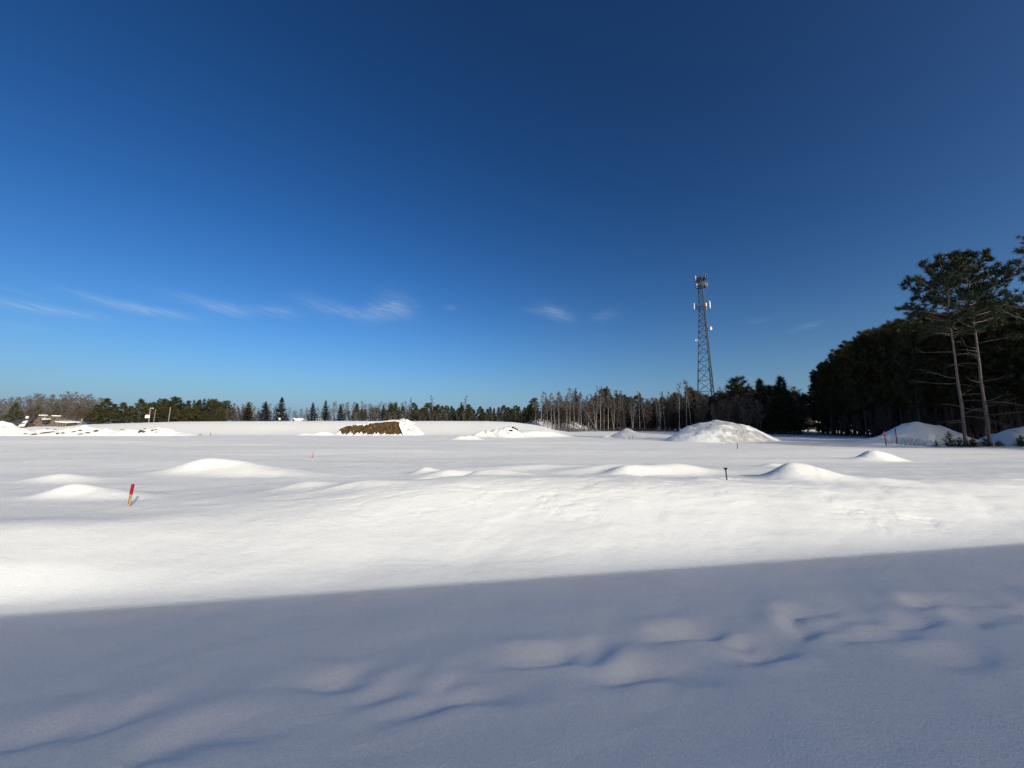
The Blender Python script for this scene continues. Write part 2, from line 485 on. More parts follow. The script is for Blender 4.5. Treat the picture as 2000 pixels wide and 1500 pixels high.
def grid_axis(lo, hi, fine_lo, fine_hi, d0, growth, far):
    xs = list(np.arange(fine_lo, fine_hi, d0))
    d = d0; x = fine_hi; right = []
    while x < hi:
        right.append(x); d = min(d * (1 + growth), .55 if abs(x) < far else 1e9)
        if abs(x) > far: d *= 1.12
        x += d
    right.append(hi)
    d = d0; x = fine_lo - d0; left = []
    while x > lo:
        left.append(x); d = min(d * (1 + growth), .55 if abs(x) < far else 1e9)
        if abs(x) > far: d *= 1.12
        x -= d
    left.append(lo)
    return np.array(left[::-1] + xs + right)
def grid_mesh(name, xs, ys, Z, mat):
    nx, ny = len(xs), len(ys)
    X, Y = np.meshgrid(xs, ys)
    co = np.stack([X, Y, Z], -1).reshape(-1, 3).astype(np.float32)
    i = np.arange(nx - 1)[None, :] + np.arange(ny - 1)[:, None] * nx
    q = np.stack([i, i + 1, i + nx + 1, i + nx], -1).reshape(-1, 4).astype(np.int32)
    me = bpy.data.meshes.new(name)
    me.vertices.add(len(co)); me.vertices.foreach_set('co', co.ravel())
    me.loops.add(q.size); me.loops.foreach_set('vertex_index', q.ravel())
    me.polygons.add(len(q))
    me.polygons.foreach_set('loop_start', np.arange(0, q.size, 4, dtype=np.int32))
    me.polygons.foreach_set('use_smooth', np.ones(len(q), bool))
    me.materials.append(mat)
    me.update(calc_edges=True)
    return me
gx = grid_axis(-3500, 3500, -6.5, 11.0, .05, .02, 60)
gy = grid_axis(-60, 5000, 2.0, 10.5, .042, .014, 128)
GX, GY = np.meshgrid(gx, gy)
ground = link('snow_field', grid_mesh('snow_field', gx, gy, terrain(GX, GY), M_SNOW))
tag(ground, kind='structure')
def tz(x, y):
    return float(terrain(np.array([x]), np.array([y]))[0])

# ------------------------------------------------------------------ snow piles
def pile(name, label, px, Y, ext_px, fn, group=None, res=.14, depth=None, mat=None):
    """heap: fn(u, v) gives its height for u = metres right of the centre, v = metres behind it"""
    X = kx(px) * Y
    ex = ext_px / F * Y
    dp = depth or ex
    root = thing(name, label, 'snow pile', (X, Y, tz(X, Y)), 0, group)
    us = np.arange(-ex, ex + res, res); vs = np.arange(-dp, dp + res, res)
    U, V = np.meshgrid(us, vs)
    g = terrain(U + X, V + Y) - root.location.z
    h = fn(U, V)
    rr = np.sqrt((U / ex) ** 2 + (V / dp) ** 2)
    lump = .06 * fbm(U * 1.7 + px, V * 1.7, 301, 3) * np.clip(h * 1.5, 0, 1) * (res > .1) + .05 * np.abs(fbm(U * 3.1 + px, V * 2.6, 305, 2)) * np.clip(h * 2, 0, 1) * (res > .1)
    Z = g + h + lump - .25 * sstep(.80, 1.0, rr) - .02
    o = link('snow_cover', grid_mesh('snow_cover', us, vs, Z, mat or M_SNOW), root)
    zi = Z + .02
    def at(u, v):
        i = int(np.clip(round((u + ex) / res), 0, len(us) - 1)); k = int(np.clip(round((v + dp) / res), 0, len(vs) - 1))
        return float(zi[k, i])
    return root, at
_clod_meshes = []
for s in range(6):
    r_ = random.Random(100 + s)
    bm = bmesh.new(); bmesh.ops.create_icosphere(bm, subdivisions=1, radius=1)
    for v_ in bm.verts:
        v_.co *= r_.uniform(.65, 1.2); v_.co.z *= .6
    me = bpy.data.meshes.new('clod'); bm.to_mesh(me); bm.free(); me.materials.append(M_STONE)
    _clod_meshes.append(me)
def clod(parent, u, v, z, sx, sy=None, sz=None, name='earth_clod', r=rng, mat=None):
    o = link(name, r.choice(_clod_meshes), parent)
    o.location = (u, v, z); o.scale = (sx, sy or sx, sz or sx * .6); o.rotation_euler = (r.uniform(-.3, .3), r.uniform(-.5, .5), r.uniform(0, 6))
    return o
def cone_fn(w, d, h, p=1.0, nz=.12, seed=1, top=.25):
    def f(u, v):
        r = np.sqrt((u / w) ** 2 + (v / d) ** 2 + top * top * .0)
        prof = np.clip(1 - r, 0, 1) ** p
        prof = prof * (1 - .0) if top == 0 else np.minimum(prof, 1) - top * np.exp(-(r / top) ** 2) * .5
        return h * prof * (1 + nz * fbm(u * 1.1, v * 1.1, seed, 3)) + nz * .5 * fbm(u * .7, v * .7, seed + 3, 3) * np.clip(prof * 4, 0, 1)
    return f
# the tall white pile under the tower
def big_fn(u, v):
    a = np.clip(1 - np.sqrt((np.where(u < 0, u / 8.0, u / 8.4)) ** 2 + (v / 6.5) ** 2), 0, 1)
    h = 4.6 * a
    h = np.where(h > 2.3, 2.3 + (h - 2.3) * .36 - .03 * np.abs(u), h)
    h = h - .55 * gauss(u, v, -3.7, -1.6, .55, 1.8, .5) + .25 * gauss(u, v, -2.6, -1.8, .7, 1.5, .4) - .35 * gauss(u, v, -5.3, -1.2, .5, 1.4, .5)
    w = np.clip(a * 3, 0, 1)
    h = h + .26 * fbm(u * .45, v * .45, 12, 3) * w + .10 * np.abs(fbm(u * 1.3 + v * .5, v * .6, 15, 4)) * w
    h = h + .16 * np.maximum(0, fbm(u * 1.5, v * 1.2, 17, 3)) * gauss(u, v, 1.5, -4.6, 2.6, .8) * 4
    return h
BIGY = 57.0
big, bigz = pile('snow_pile', 'tall white snow pile with dark pebbles in front of the lattice tower', 1402, BIGY, 122, big_fn, res=.15)
for (px, py) in ((1400, 817), (1404, 817), (1407, 818), (1411, 818), (1402, 824), (1366, 829), (1372, 829), (1405, 833), (1410, 834), (1411, 840), (1406, 842), (1418, 843), (1421, 828), (1424, 831)):
    u = (px - 1402) / F * BIGY * .93
    # walk the front slope until the height fits
    best = min((abs((BIGY + v) * kz(py) + ZC - (big.location.z + bigz(u, v))), v) for v in np.arange(-6, .4, .1))
    clod(big, u, best[1], bigz(u, best[1]) + .02, rng.uniform(.06, .13) * (2.0 if py == 818 else 1))
# small cone to its left
pile('snow_pile', 'small pointed white snow cone left of the tall pile', 1226, 78, 44, cone_fn(4.0, 4.0, 2.0, 1.1, .08, 4, .10), res=.14)
pile('snow_pile', 'low flat snow heap just left of the small pointed snow cone', 1186, 76, 20, cone_fn(1.7, 1.5, .5, 1.2, .1, 6, 0), res=.12)
# double pile in the shade of the pines
def shade_fn(u, v):
    h = 2.35 * np.exp(-((np.hypot((u - 1.9) / 3.3, v / 3.0)) ** 2.3)) + 1.75 * np.exp(-((np.hypot((u + 1.9) / 2.4, (v + .8) / 2.6)) ** 2.3))
    h = h + .55 * np.exp(-((np.hypot((u + 5.6) / 2.8, (v) / 2.5)) ** 2.2))
    return h * (1 + .10 * fbm(u * .6, v * .6, 22, 3)) + .10 * fbm(u * 1.4, v * 1.4, 25, 3) * np.clip(h, 0, 1) - .05
SHY = 49.0
shade, shz = pile('snow_pile', 'double-humped snow pile in blue shade beneath the pines', 1790, SHY, 175, shade_fn, res=.15, depth=7.5)
# bright pile at the right edge
def edge_fn(u, v):
    h = 1.9 * np.exp(-np.hypot((u - 2.3) / 2.6, v / 2.4) ** 2.2) + 1.2 * np.exp(-np.hypot((u + 1.2) / 2.1, v / 2.2) ** 2.2)
    return h * (1 + .15 * fbm(u, v, 31, 3)) - .04
pile('snow_pile', 'bright lumpy snow pile at the right edge behind the young spruces', 1978, 47, 80, edge_fn, res=.13, depth=4.5)
# low shell-shaped lump on the right of the field
def lump_fn(u, v):
    return .36 * np.exp(-np.hypot(np.where(u < -.2, (u + .2) / .75, (u + .2) / 1.5), (v) / .8) ** 2.8) * (1 + .2 * fbm(u * 2, v * 2, 41, 3)) - .02
pile('snow_pile', 'low smooth snow lump on the open snow before the shaded pile', 1712, 24.0, 66, lump_fn, res=.06, depth=1.8)
# slanted pile with black debris, left of the birches
def deb_fn(u, v):
    h = 1.75 * np.exp(-np.hypot((u - 1.6) / 4.6, v / 3.0) ** 2.6)
    h = h + .45 * np.exp(-np.hypot((u - 3.4) / 1.5, (v + .4) / 1.8) ** 2.2)
    h = h + .7 * np.exp(-np.hypot((u + 3.4) / 1.6, (v + 1.2) / 1.8) ** 2.2) - .5 * gauss(u, v, -.6, -1.6, .35, 1.6, .5) + .3 * gauss(u, v, -1.5, -1.2, .5, 1.4, .5)
    return h * (1 + .30 * fbm(u * .8 + v * .5, v * .6, 52, 3)) - .06
DBY = 80.0
deb, debz = pile('snow_pile', 'slanted snow pile with black debris poking out near the plateau end', 968, DBY, 92, deb_fn, res=.15, depth=5.5)
for (px, py, s) in ((1003, 834, .32), (1007, 836, .3), (1010, 838, .34), (1000, 842, .4), (996, 841, .25), (991, 842, .14), (945, 843, .22), (949, 844, .14), (994, 847, .2), (1012, 841, .2)):
    u = (px - 968) / F * DBY * .96
    best = min((abs((DBY + v) * kz(py) + ZC - (deb.location.z + debz(u, v))), v) for v in np.arange(-4.5, .5, .1))
    clod(deb, u, best[1], debz(u, best[1]) + .06, s * 1.2, s, s * 1.0, name='debris_lump')
def low_fn(u, v):
    return 1.45 * np.exp(-np.hypot(u / 6.6, v / 3.0) ** 3.0) * (1 + .1 * fbm(u * .5, v * .5, 62, 3)) - .05
pile('snow_pile', 'long smooth low snow ridge right of the debris pile', 1044, 83, 104, low_fn, res=.18, depth=5.5)
def wedge_fn(u, v):
    return .75 * np.exp(-np.hypot((u + .8) / 2.6, v / 1.2) ** 2.2) * (1 + .2 * fbm(u, v, 66, 3)) - .04
pile('snow_pile', 'thin wedge of snow in front of the debris pile', 922, 66, 52, wedge_fn, res=.12, depth=2.4)
# rubble bank, far left
RBY = 94.0
def rub_fn(u, v):
    h = 2.3 * np.exp(-(np.abs(v) / 3.6) ** 2.3) * (.75 + .5 * fbm(u * .13, v * .1, 72, 3)) * sstep(30.5, 17, u) * (1 + .06 * np.cos(u * .3))
    h = h + .9 * fbm(u * .42, v * .5, 75, 4) * np.exp(-(np.abs(v) / 3.2) ** 2.2) * sstep(30, 20, u)
    return h - .08
rub, rubz = pile('snow_bank', 'long lumpy snow bank with dark earth patches at far left', 165, RBY, 245, rub_fn, res=.22, depth=5.5)
for (px, py, sx, sz) in ((12, 841, .8, .2), (17, 849, .5, .12), (90, 834, .55, .14), (104, 839, .5, .2), (112, 838, .5, .2), (81, 847, .5, .25), (105, 849, 1.4, .18), (118, 846, 1.6, .55), (128, 845, .9, .4), (134, 845, .4, .25), (149, 847, .4, .25), (160, 846, .5, .2),
                         (170, 843, .8, .25), (179, 841, .7, .25), (196, 848, .8, .2), (204, 846, .6, .3), (210, 842, .8, .45), (233, 834, .6, .25), (285, 836, .8, .22), (297, 843, .9, .5), (303, 844, .5, .3), (314, 841, .5, .3), (317, 839, .4, .2), (385, 845, .5, .15), (328, 844, .3, .12)):
    u = (px - 165) / F * RBY * .975
    best = min((abs((RBY + v) * kz(py) + ZC - (rub.location.z + rubz(u, v))), v) for v in np.arange(-5.2, 1.5, .15))
    clod(rub, u, best[1], rubz(u, best[1]), sx * .9, .5, sz * 1.3, name='earth_patch')

# cut bank of brown earth
EBY = 96.0
eb = thing('earth_bank', 'cut bank of bare brown earth capped with snow before the plateau', 'earth bank', (kx(728) * EBY, EBY, 0))
def ebx(px): return (px - 728) / F * EBY * .987
top_px = [655, 660, 672, 690, 700, 712, 726, 738, 750, 765, 776, 784, 790, 795]
top_py = [850, 838, 832.5, 830, 830, 827, 826, 825, 823.5, 823, 824.5, 832, 841, 850]
nu, nv_ = 150, 26
mb = MB()
us = np.linspace(655, 795, nu)
for j in range(nv_):
    for i, p_ in enumerate(us):
        zt = ZC + (EBY + 1.5) * kz(float(np.interp(p_, top_px, top_py)) + .8 * float(vnoise(p_ * .16, 0, 3)))
        t = j / (nv_ - 1)
        z = -.3 + (zt + .3) * t
        y = .55 * z + .5 * float(fbm(p_ * .09, z * .8, 81, 4)) + .25 * float(fbm(p_ * .4, z * 2.2, 85, 3))
        mb.v.append(Vector((ebx(p_), y, z)))
for j in range(nv_ - 1):
    for i in range(nu - 1):
        a = j * nu + i
        mb.f.append((a, a + 1, a + nu + 1, a + nu))
mb.build('earth_face', M_EARTH, eb, True)
R5 = random.Random(12)
for k in range(28):
    p_ = R5.uniform(664, 784)
    zt = ZC + (EBY + 1.5) * kz(float(np.interp(p_, top_px, top_py)))
    z = R5.uniform(.3, max(.5, zt - .35))
    sz_ = R5.uniform(.09, .26)
    o = clod(eb, ebx(p_), .55 * z - .05, z, sz_, sz_, sz_ * R5.uniform(.6, 1.0), name='stone' if k % 5 else 'snow_scrap', r=R5)
    if k % 5 == 0:
        o.data = o.data.copy(); o.data.materials.clear(); o.data.materials.append(M_SNOW)
# snow cap: from the brow back, a little proud and overhanging
mb = MB()
capu = np.linspace(645, 826, 170)
nc = 16
for j in range(nc):
    t = j / (nc - 1)
    for p_ in capu:
        py_ = float(np.interp(p_, top_px[:11] + [790, 800, 812, 826], top_py[:11] + [827, 833, 842, 851]))
        zt = ZC + (EBY + 1.5) * kz(py_)
        brow = .55 * zt + .25
        if p_ > 776:      # the right flank is snow all the way down its face
            brow = .55 * zt
        jag = .35 * float(fbm(p_ * .22, 0, 91, 3))
        z = zt + .12 + .32 * math.sin(min(1, t * 2) * math.pi / 2) - (zt * .9 + .9) * max(0, t - .55) * 2.2
        if j == 0: z = zt - .28 + jag
        if j == 0 and p_ > 776: z = max(-.4, zt * (1 - (p_ - 774) / 17.0) - .2)
        y = brow - .30 + t * 6.5 + (.2 * jag)
        if j == 0 and p_ > 776: y = min(brow - .3, .55 * z - .45)
        z += .15 * float(fbm(p_ * .12, t * 3, 95, 3))
        mb.v.append(Vector((ebx(p_), y, z)))
n_ = len(capu)
for j in range(nc - 1):
    for i in range(n_ - 1):
        a = j * n_ + i
        mb.f.append((a, a + 1, a + n_ + 1, a + n_))
mb.build('snow_cap', M_SNOW, eb, True)
# drifted snow along its foot, ragged upper edge
mb = MB()
fu = np.linspace(640, 812, 240)
for j in range(6):
    t = j / 5
    for p_ in fu:
        h = .30 + .42 * max(0, float(fbm(p_ * .22, 3, 97, 4, .7))) * 1.9 + (.5 if p_ < 668 else 0) * float(np.exp(-((p_ - 662) / 5) ** 2))
        mb.v.append(Vector((ebx(p_), -1.3 + t * 1.45 + .5 * t * h * .9, -.2 + (h + .2) * t ** .7)))
n_ = len(fu)
for j in range(5):
    for i in range(n_ - 1):
        a = j * n_ + i
        mb.f.append((a, a + 1, a + n_ + 1, a + n_))
mb.build('snow_drift', M_SNOW, eb, True)
for (px, py) in ((785, 828), (789, 829), (797, 832), (803, 836), (799, 839), (806, 841), (812, 843), (808, 838)):
    zt = ZC + (EBY - .3) * kz(py)
    clod(eb, ebx(px), -.45 + .5 * max(0, zt - .6) * .55, zt, .28, .3, .14)
def back_fn(u, v):
    return 1.35 * np.exp(-np.hypot(u / 2.9, v / 2.6) ** 3.2) * (1 + .35 * fbm(u, v, 99, 3)) - .05
bk, bkz = pile('snow_pile', 'white snow mound with dark specks behind the brown earth bank', 784, 112, 30, back_fn, res=.16, depth=4)
for (px, py) in ((773, 818), (787, 817), (786, 820), (792, 819), (778, 820)):
    u = (px - 784) / F * 112
    best = min((abs((112 + v) * kz(py) + ZC - (bk.location.z + bkz(u, v))), v) for v in np.arange(-4, .5, .1))
    clod(bk, u, best[1], bkz(u, best[1]), .3, .3, .18)
# small snow ridge left of it
def ridge_fn(u, v):
    return (1.0 * np.exp(-np.hypot((u - .5) / 3.4, v / 1.6) ** 2.2) + .5 * np.exp(-np.hypot((u + 4) / 1.6, v / 1.2) ** 2.2)) * (1 + .3 * fbm(u * .7, v, 103, 3)) - .05
pile('snow_pile', 'low crumpled snow ridge at the left foot of the brown earth bank', 625, 95, 52, ridge_fn, res=.16, depth=3)

# ------------------------------------------------------------------ tree makers
def rv(r, s=1.0):
    return Vector((r.gauss(0, s), r.gauss(0, s), r.gauss(0, s)))
def tuft(mb, p, d, L, n, w, r, spread=.8):
    d = d.normalized()
    for k in range(n):
        q = (d + rv(r, spread)).normalized()
        side = q.cross(rv(r)).normalized() * w
        st = p + rv(r, L * .12)
        mb.tri(st - side, st + side, st + q * (L * r.uniform(.65, 1.15)))
def bent(p0, d, L, n, sag, r, wig=.06):
    pts = [p0.copy()]; d = d.normalized(); p = p0.copy()
    for i in range(n):
        d = (d + Vector((0, 0, sag / n)) + rv(r, wig)).normalized()
        p = p + d * (L / n)
        pts.append(p.copy())
    return pts
def pine_proto(seed, H, crown0, width, nbr, tufts, tl, mat, dead=12, barkmat=None, shape='round', tn=14, deadlen=(1.2, 3.2), lean=(0, 0), trunk_r=None, wind=0.0):
    """pine: tapered trunk, bare dead boughs below, boughs of needle tufts above"""
    r = random.Random(seed)
    tr, fo = MB(), MB()
    br = tr
    r0 = trunk_r or H * .0125
    n = 14
    pts = []
    ox = oy = 0
    for i in range(n + 1):
        t = i / n
        ox += r.gauss(0, .05); oy += r.gauss(0, .05)
        pts.append(Vector((lean[0] * t + ox * .5, lean[1] * t + oy * .5, H * .97 * t - (0.3 if i == 0 else 0))))
    tr.tube(pts, [r0 * (1.25 if i == 0 else 1) * (1 - .86 * i / n) for i in range(n + 1)], 8)
    def at(t):
        k = min(n - 1, int(t * n)); f = t * n - k
        return pts[k].lerp(pts[k + 1], f)
    for i in range(dead):
        t = r.uniform(.12, crown0 + .06); a = r.uniform(0, 6.28)
        d = Vector((math.cos(a), math.sin(a), r.uniform(-.05, .45)))
        L = r.uniform(*deadlen)
        b = bent(at(t), d, L, 5, r.uniform(-.5, .25), r, .08)
        br.tube(b, [.035, .03, .024, .018, .012, .006], 4)
        for k in range(r.randint(1, 4)):
            q = b[r.randint(2, 4)]
            bb = bent(q, d + rv(r, .5), L * r.uniform(.2, .45), 3, -.1, r, .1)
            br.tube(bb, [.014, .011, .008, .004], 3)
    for i in range(nbr):
        t = crown0 + (1 - crown0) * ((i + r.random()) / nbr) ** .95
        s = (t - crown0) / (1 - crown0)
        if shape == 'round':
            L = width * (math.sqrt(max(.02, 1 - (s * 1.02 - .28) ** 2 / .62)) if s > .28 else .55 + .45 * s / .28)
        elif shape == 'flat':
            L = width * (.6 + .5 * math.sin(s * 3.0)) * (1.05 - .55 * s)
        else:
            L = width * (1 - s) ** .75 * (.55 + .45 * min(1, s * 6))
        L *= r.uniform(.65, 1.15)
        L = max(L, .5)
        a = i * 2.4 + r.uniform(-.5, .5)
        rise = .05 + .95 * s ** 1.4 + r.uniform(-.15, .2)
        d = Vector((math.cos(a) + wind, math.sin(a), rise))
        b = bent(at(min(t, .985)), d, L, 5, .25, r, .07)
        rr = .02 + .013 * L
        br.tube(b, [rr * (1 - .16 * k) for k in range(6)], 4)
        nt_ = max(3, int(tufts * L / width))
        for k in range(nt_):
            f = r.uniform(.28, 1.0) ** .8 * 5
            j = min(4, int(f)); q = b[j].lerp(b[j + 1], f - j)
            dirn = (b[5] - b[0]).normalized()
            out = (dirn * .7 + rv(r, .55) + Vector((0, 0, .35))).normalized()
            sl = r.uniform(.15, .34) * L * (1.15 - f / 6.5)
            e = q + out * sl
            if sl > .35: br.tube([q, q.lerp(e, .5) + rv(r, .04), e], [.014, .01, .006], 3, False)
            tuft(fo, e, out + Vector((0, 0, .25)), tl, tn, tl * .085, r)
        tuft(fo, b[5], b[5] - b[4] + Vector((0, 0, .1)), tl * 1.1, tn, tl * .085, r)
    tuft(fo, at(.99), Vector((0, 0, 1)), tl * 1.2, tn, tl * .09, r)
    return [('trunk', tr.mesh('trunk', barkmat or M_BARK, True)), ('crown', fo.mesh('crown', mat))]
def spruce_proto(seed, H, width, mat, whorls=24, per=8, low=.04, sparse=0.0, droop=.35):
    r = random.Random(seed)
    tr, fo = MB(), MB()
    tr.tube([Vector((0, 0, -.3)), Vector((.03, 0, H * .5)), Vector((0, .02, H))], [H * .013, H * .008, .01], 7)
    for i in range(whorls):
        t = low + (1 - low) * (i + r.uniform(-.3, .3)) / whorls
        t = min(max(t, low), .985)
        L0 = width * (1 - t) ** .85 * r.uniform(.85, 1.1) + .15
        m_ = max(4, int(per * (.6 + .6 * (1 - t))))
        for k in range(m_):
            if r.random() < sparse: continue
            a = 6.283 * k / m_ + r.uniform(-.3, .3) + i
            L = L0 * r.uniform(.7, 1.12)
            d = Vector((math.cos(a), math.sin(a), .25 - droop * (1 - t) * 1.4 + .5 * t ** 3))
            p0 = Vector((0, 0, H * t))
            b = bent(p0, d, L, 4, .28, r, .05)
            side = d.cross(Vector((0, 0, 1))).normalized()
            for j in range(4):
                for q in range(3):
                    f = (j + (q + r.random()) / 3) / 4
                    p = b[j].lerp(b[j + 1], (q + .5) / 3)
                    wl_ = (.20 + .34 * L * (1 - f * .75)) * r.uniform(.5, 1.0)
                    for s_ in (-1, 1):
                        e = p + side * (s_ * wl_) + (b[j + 1] - b[j]).normalized() * wl_ * .7 + Vector((0, 0, -.22 * wl_ + r.uniform(-.08, .08)))
                        wv = (b[j + 1] - b[j]).normalized() * (.07 + .05 * L)
                        fo.tri(p - wv, p + wv, e)
                    # hanging shoots
                    e = p + Vector((r.uniform(-.1, .1), r.uniform(-.1, .1), -r.uniform(.12, .3) * (.5 + L * .25)))
                    fo.tri(p - side * .07, p + side * .07, e)
    for k in range(6):
        fo.tri(Vector((-.05, 0, H * .97)), Vector((.05, 0, H * .97)), Vector((r.gauss(0, .05), r.gauss(0, .05), H * 1.02)))
    return [('trunk', tr.mesh('trunk', M_BARKD, True)), ('crown', fo.mesh('crown', mat))]
def bare_proto(seed, H, spread, barkmat, twigmat, first=.35, nb=16, sub=5, tw=6, stems=1, lean=.0, rad=None, upright=1.0, twl=.85, tww=.024):
    r = random.Random(seed)
    tr, fo = MB(), MB()
    for s_ in range(stems):
        a0 = r.uniform(0, 6.28)
        ln = lean if stems == 1 else r.uniform(.08, .2)
        hh = H * (1 if s_ == 0 else r.uniform(.75, .97))
        n = 10
        pts = []
        wx = wy = 0
        for i in range(n + 1):
            t = i / n
            wx += r.gauss(0, .012 * H / 3); wy += r.gauss(0, .012 * H / 3)
            pts.append(Vector((math.cos(a0) * ln * hh * t + wx * t, math.sin(a0) * ln * hh * t + wy * t, hh * t - (.3 if i == 0 else 0))))
        r0 = rad or H * .0085
        tr.tube(pts, [r0 * (1 - .92 * i / n) for i in range(n + 1)], 6)
        for i in range(nb):
            t = first + (1 - first) * (i + r.random()) / nb * .97
            k = min(n - 1, int(t * n)); p0 = pts[k].lerp(pts[k + 1], t * n - k)
            s = (t - first) / (1 - first)
            L = spread * (1 - .72 * s) * r.uniform(.6, 1.15)
            a = i * 2.4 + r.uniform(-.6, .6)
            d = Vector((math.cos(a), math.sin(a), upright * r.uniform(.8, 1.6)))
            b = bent(p0, d, L, 4, .3, r, .09)
            rr = r0 * .42 * (1 - t) + .012
            fo.tube(b, [rr, rr * .8, rr * .6, rr * .4, rr * .2], 4, False)
            for j in range(sub):
                f = r.uniform(.2, 1) * 4; q = min(3, int(f)); p1 = b[q].lerp(b[q + 1], f - q)
                d1 = (b[4] - b[0]).normalized() + rv(r, .5) + Vector((0, 0, .3))
                L1 = L * r.uniform(.25, .5)
                b1 = bent(p1, d1, L1, 3, .2, r, .12)
                fo.tube(b1, [rr * .35 + .004, rr * .25 + .004, .007, .004], 3, False)
                for m_ in range(tw):
                    f2 = r.uniform(.15, 1) * 3; q2 = min(2, int(f2)); p2 = b1[q2].lerp(b1[q2 + 1], f2 - q2)
                    d2 = (b1[3] - b1[0]).normalized() + rv(r, .55) + Vector((0, 0, .2))
                    e = p2 + d2.normalized() * twl * r.uniform(.5, 1.2)
                    sd = d2.cross(rv(r)).normalized() * tww
                    fo.tri(p2 - sd, p2 + sd, e)
    return [('trunk', tr.mesh('trunk', barkmat, True)), ('crown', fo.mesh('crown', twigmat))]
def shrub_proto(seed, H, n, mat, w=.012, spread=.5):
    r = random.Random(seed)
    fo = MB()
    for i in range(n):
        a = r.uniform(0, 6.28)
        p = Vector((r.gauss(0, spread * .5), r.gauss(0, spread * .5), -.1))
        b = bent(p, Vector((math.cos(a) * .35, math.sin(a) * .35, 1)), H * r.uniform(.55, 1), 3, 0, r, .12)
        fo.tube(b, [w, w * .8, w * .55, w * .25], 3, False)
        for k in range(5):
            q = b[r.randint(1, 2)].lerp(b[3], r.random() * .8)
            e = q + (Vector((0, 0, .7)) + rv(r, .5)) * (H * .28)
            sd = rv(r, .5) * w
            fo.tri(q - sd, q + sd, e)
    return [('stems', fo.mesh('stems', mat))]

def plant(name, parts, label, cat, X, Y, z, scale, rz=0.0, group=None, sxy=1.0, tilt=None):
    t = thing(name, label, cat, (X, Y, z), rz, group)
    t.scale = (scale * sxy, scale * sxy, scale)
    if tilt: t.rotation_euler = (tilt[0], tilt[1], rz)
    for n_, me in parts:
        link(n_, me, t)
    return t

# prototypes: (parts, nominal height)
plantation = [(pine_proto(200 + i, 20, .24, 3.7, 66, 14, .68, M_PLANT, dead=16, barkmat=M_BARKD, shape=('round', 'cone')[i % 2], tn=15, deadlen=(1, 2.6)), 20.3) for i in range(4)]
farpine = [(pine_proto(220 + i, 13, .10, 3.1, 52, 11, .85, M_FARPINE, dead=5, barkmat=M_BARKD, shape=('cone', 'round', 'flat', 'cone')[i], tn=12), 13.3) for i in range(4)]
wpine = [(pine_proto(230 + i, 11, .04, 4.4, 52, 14, .8, M_FARPINE, dead=2, barkmat=M_BARKD, shape='cone', tn=13), 11.3) for i in range(2)]
spruces = [(spruce_proto(240 + i, 12, (3.7, 3.0, 3.5)[i], M_SPRUCE, (28, 28, 27)[i], 12), 12.2) for i in range(3)]
fir = [(spruce_proto(250 + i, 12, (2.7, 2.3)[i], M_FARPINE, 26, 10, .06, .12), 12.2) for i in range(2)]
birches = [(bare_proto(260 + i, 14, 2.3, M_BIRCH, M_TWIG, (.42, .48, .38, .5)[i], 18, 5, 7, lean=(.03, .10, .06, .02)[i], rad=.12, upright=1.5), 14.1) for i in range(4)]
birch2 = [(bare_proto(270 + i, 14, 2.6, M_BIRCH, M_TWIG, .35, 13, 5, 6, stems=2 + i, rad=.11, upright=1.3), 14.1) for i in range(2)]
bare = [(bare_proto(280 + i, 13, 3.4, M_TWIG, M_TWIG, .26, 20, 6, 8, stems=(1, 1, 2, 1)[i], rad=.11, upright=(1.0, 1.3, 1.0, .8)[i], lean=.04), 13.1) for i in range(4)]
sapl = [(bare_proto(290 + i, 8, 1.3, M_TWIGR, M_TWIGR, .15, 16, 4, 7, stems=(2, 3, 2)[i], rad=.045, upright=1.6, twl=.7, tww=.024), 8.1) for i in range(3)]
shrubs = [(shrub_proto(300 + i, 1.6, 46, M_TWIGR, .011, 1.3), 1.6) for i in range(3)]

def top_z(py, Y): return ZC + Y * kz(py)
def tree(px, Y, ytop, protos, name, label, cat='tree', group=None, r=rng, idx=None, sxy=None, zb=None):
    X = kx(px) * Y
    zb = tz(X, Y) if zb is None else zb
    parts, hn = protos[r.randrange(len(protos)) if idx is None else idx]
    H = max(1.5, top_z(ytop, Y) - zb)
    sc = H / hn
    sx_ = sxy if sxy else r.uniform(.85, 1.15)
    # wide trees keep their girth when they are short
    return plant(name, parts, label, cat, X, Y, zb, sc, r.uniform(0, 6.28), group, sx_)

OUT_X = [0, 30, 60, 90, 130, 180, 195, 215, 235, 250, 270, 300, 320, 360, 400, 425, 440, 455, 485, 520, 560, 570, 600, 640, 660, 690, 725, 760, 785, 800, 815, 845, 870, 885, 900, 920, 945, 970, 990, 1030, 1040, 1065, 1125, 1150, 1170, 1205, 1250, 1275, 1300, 1320, 1355, 1370, 1400, 1420, 1445, 1470, 1490, 1510, 1530, 1550, 1580]
OUT_Y = [783, 781, 776, 773, 770, 776, 784, 787, 791, 793, 786, 784, 780, 781, 781, 785, 788, 790, 786, 790, 796, 798, 796, 787, 789, 785, 788, 785, 787, 786, 791, 787, 791, 795, 790, 795, 793, 794, 791, 796, 776, 768, 762, 772, 760, 765, 770, 777, 771, 760, 752, 764, 768, 762, 748, 757, 748, 755, 742, 755, 765]
def outline(px): return float(np.interp(px, OUT_X, OUT_Y))

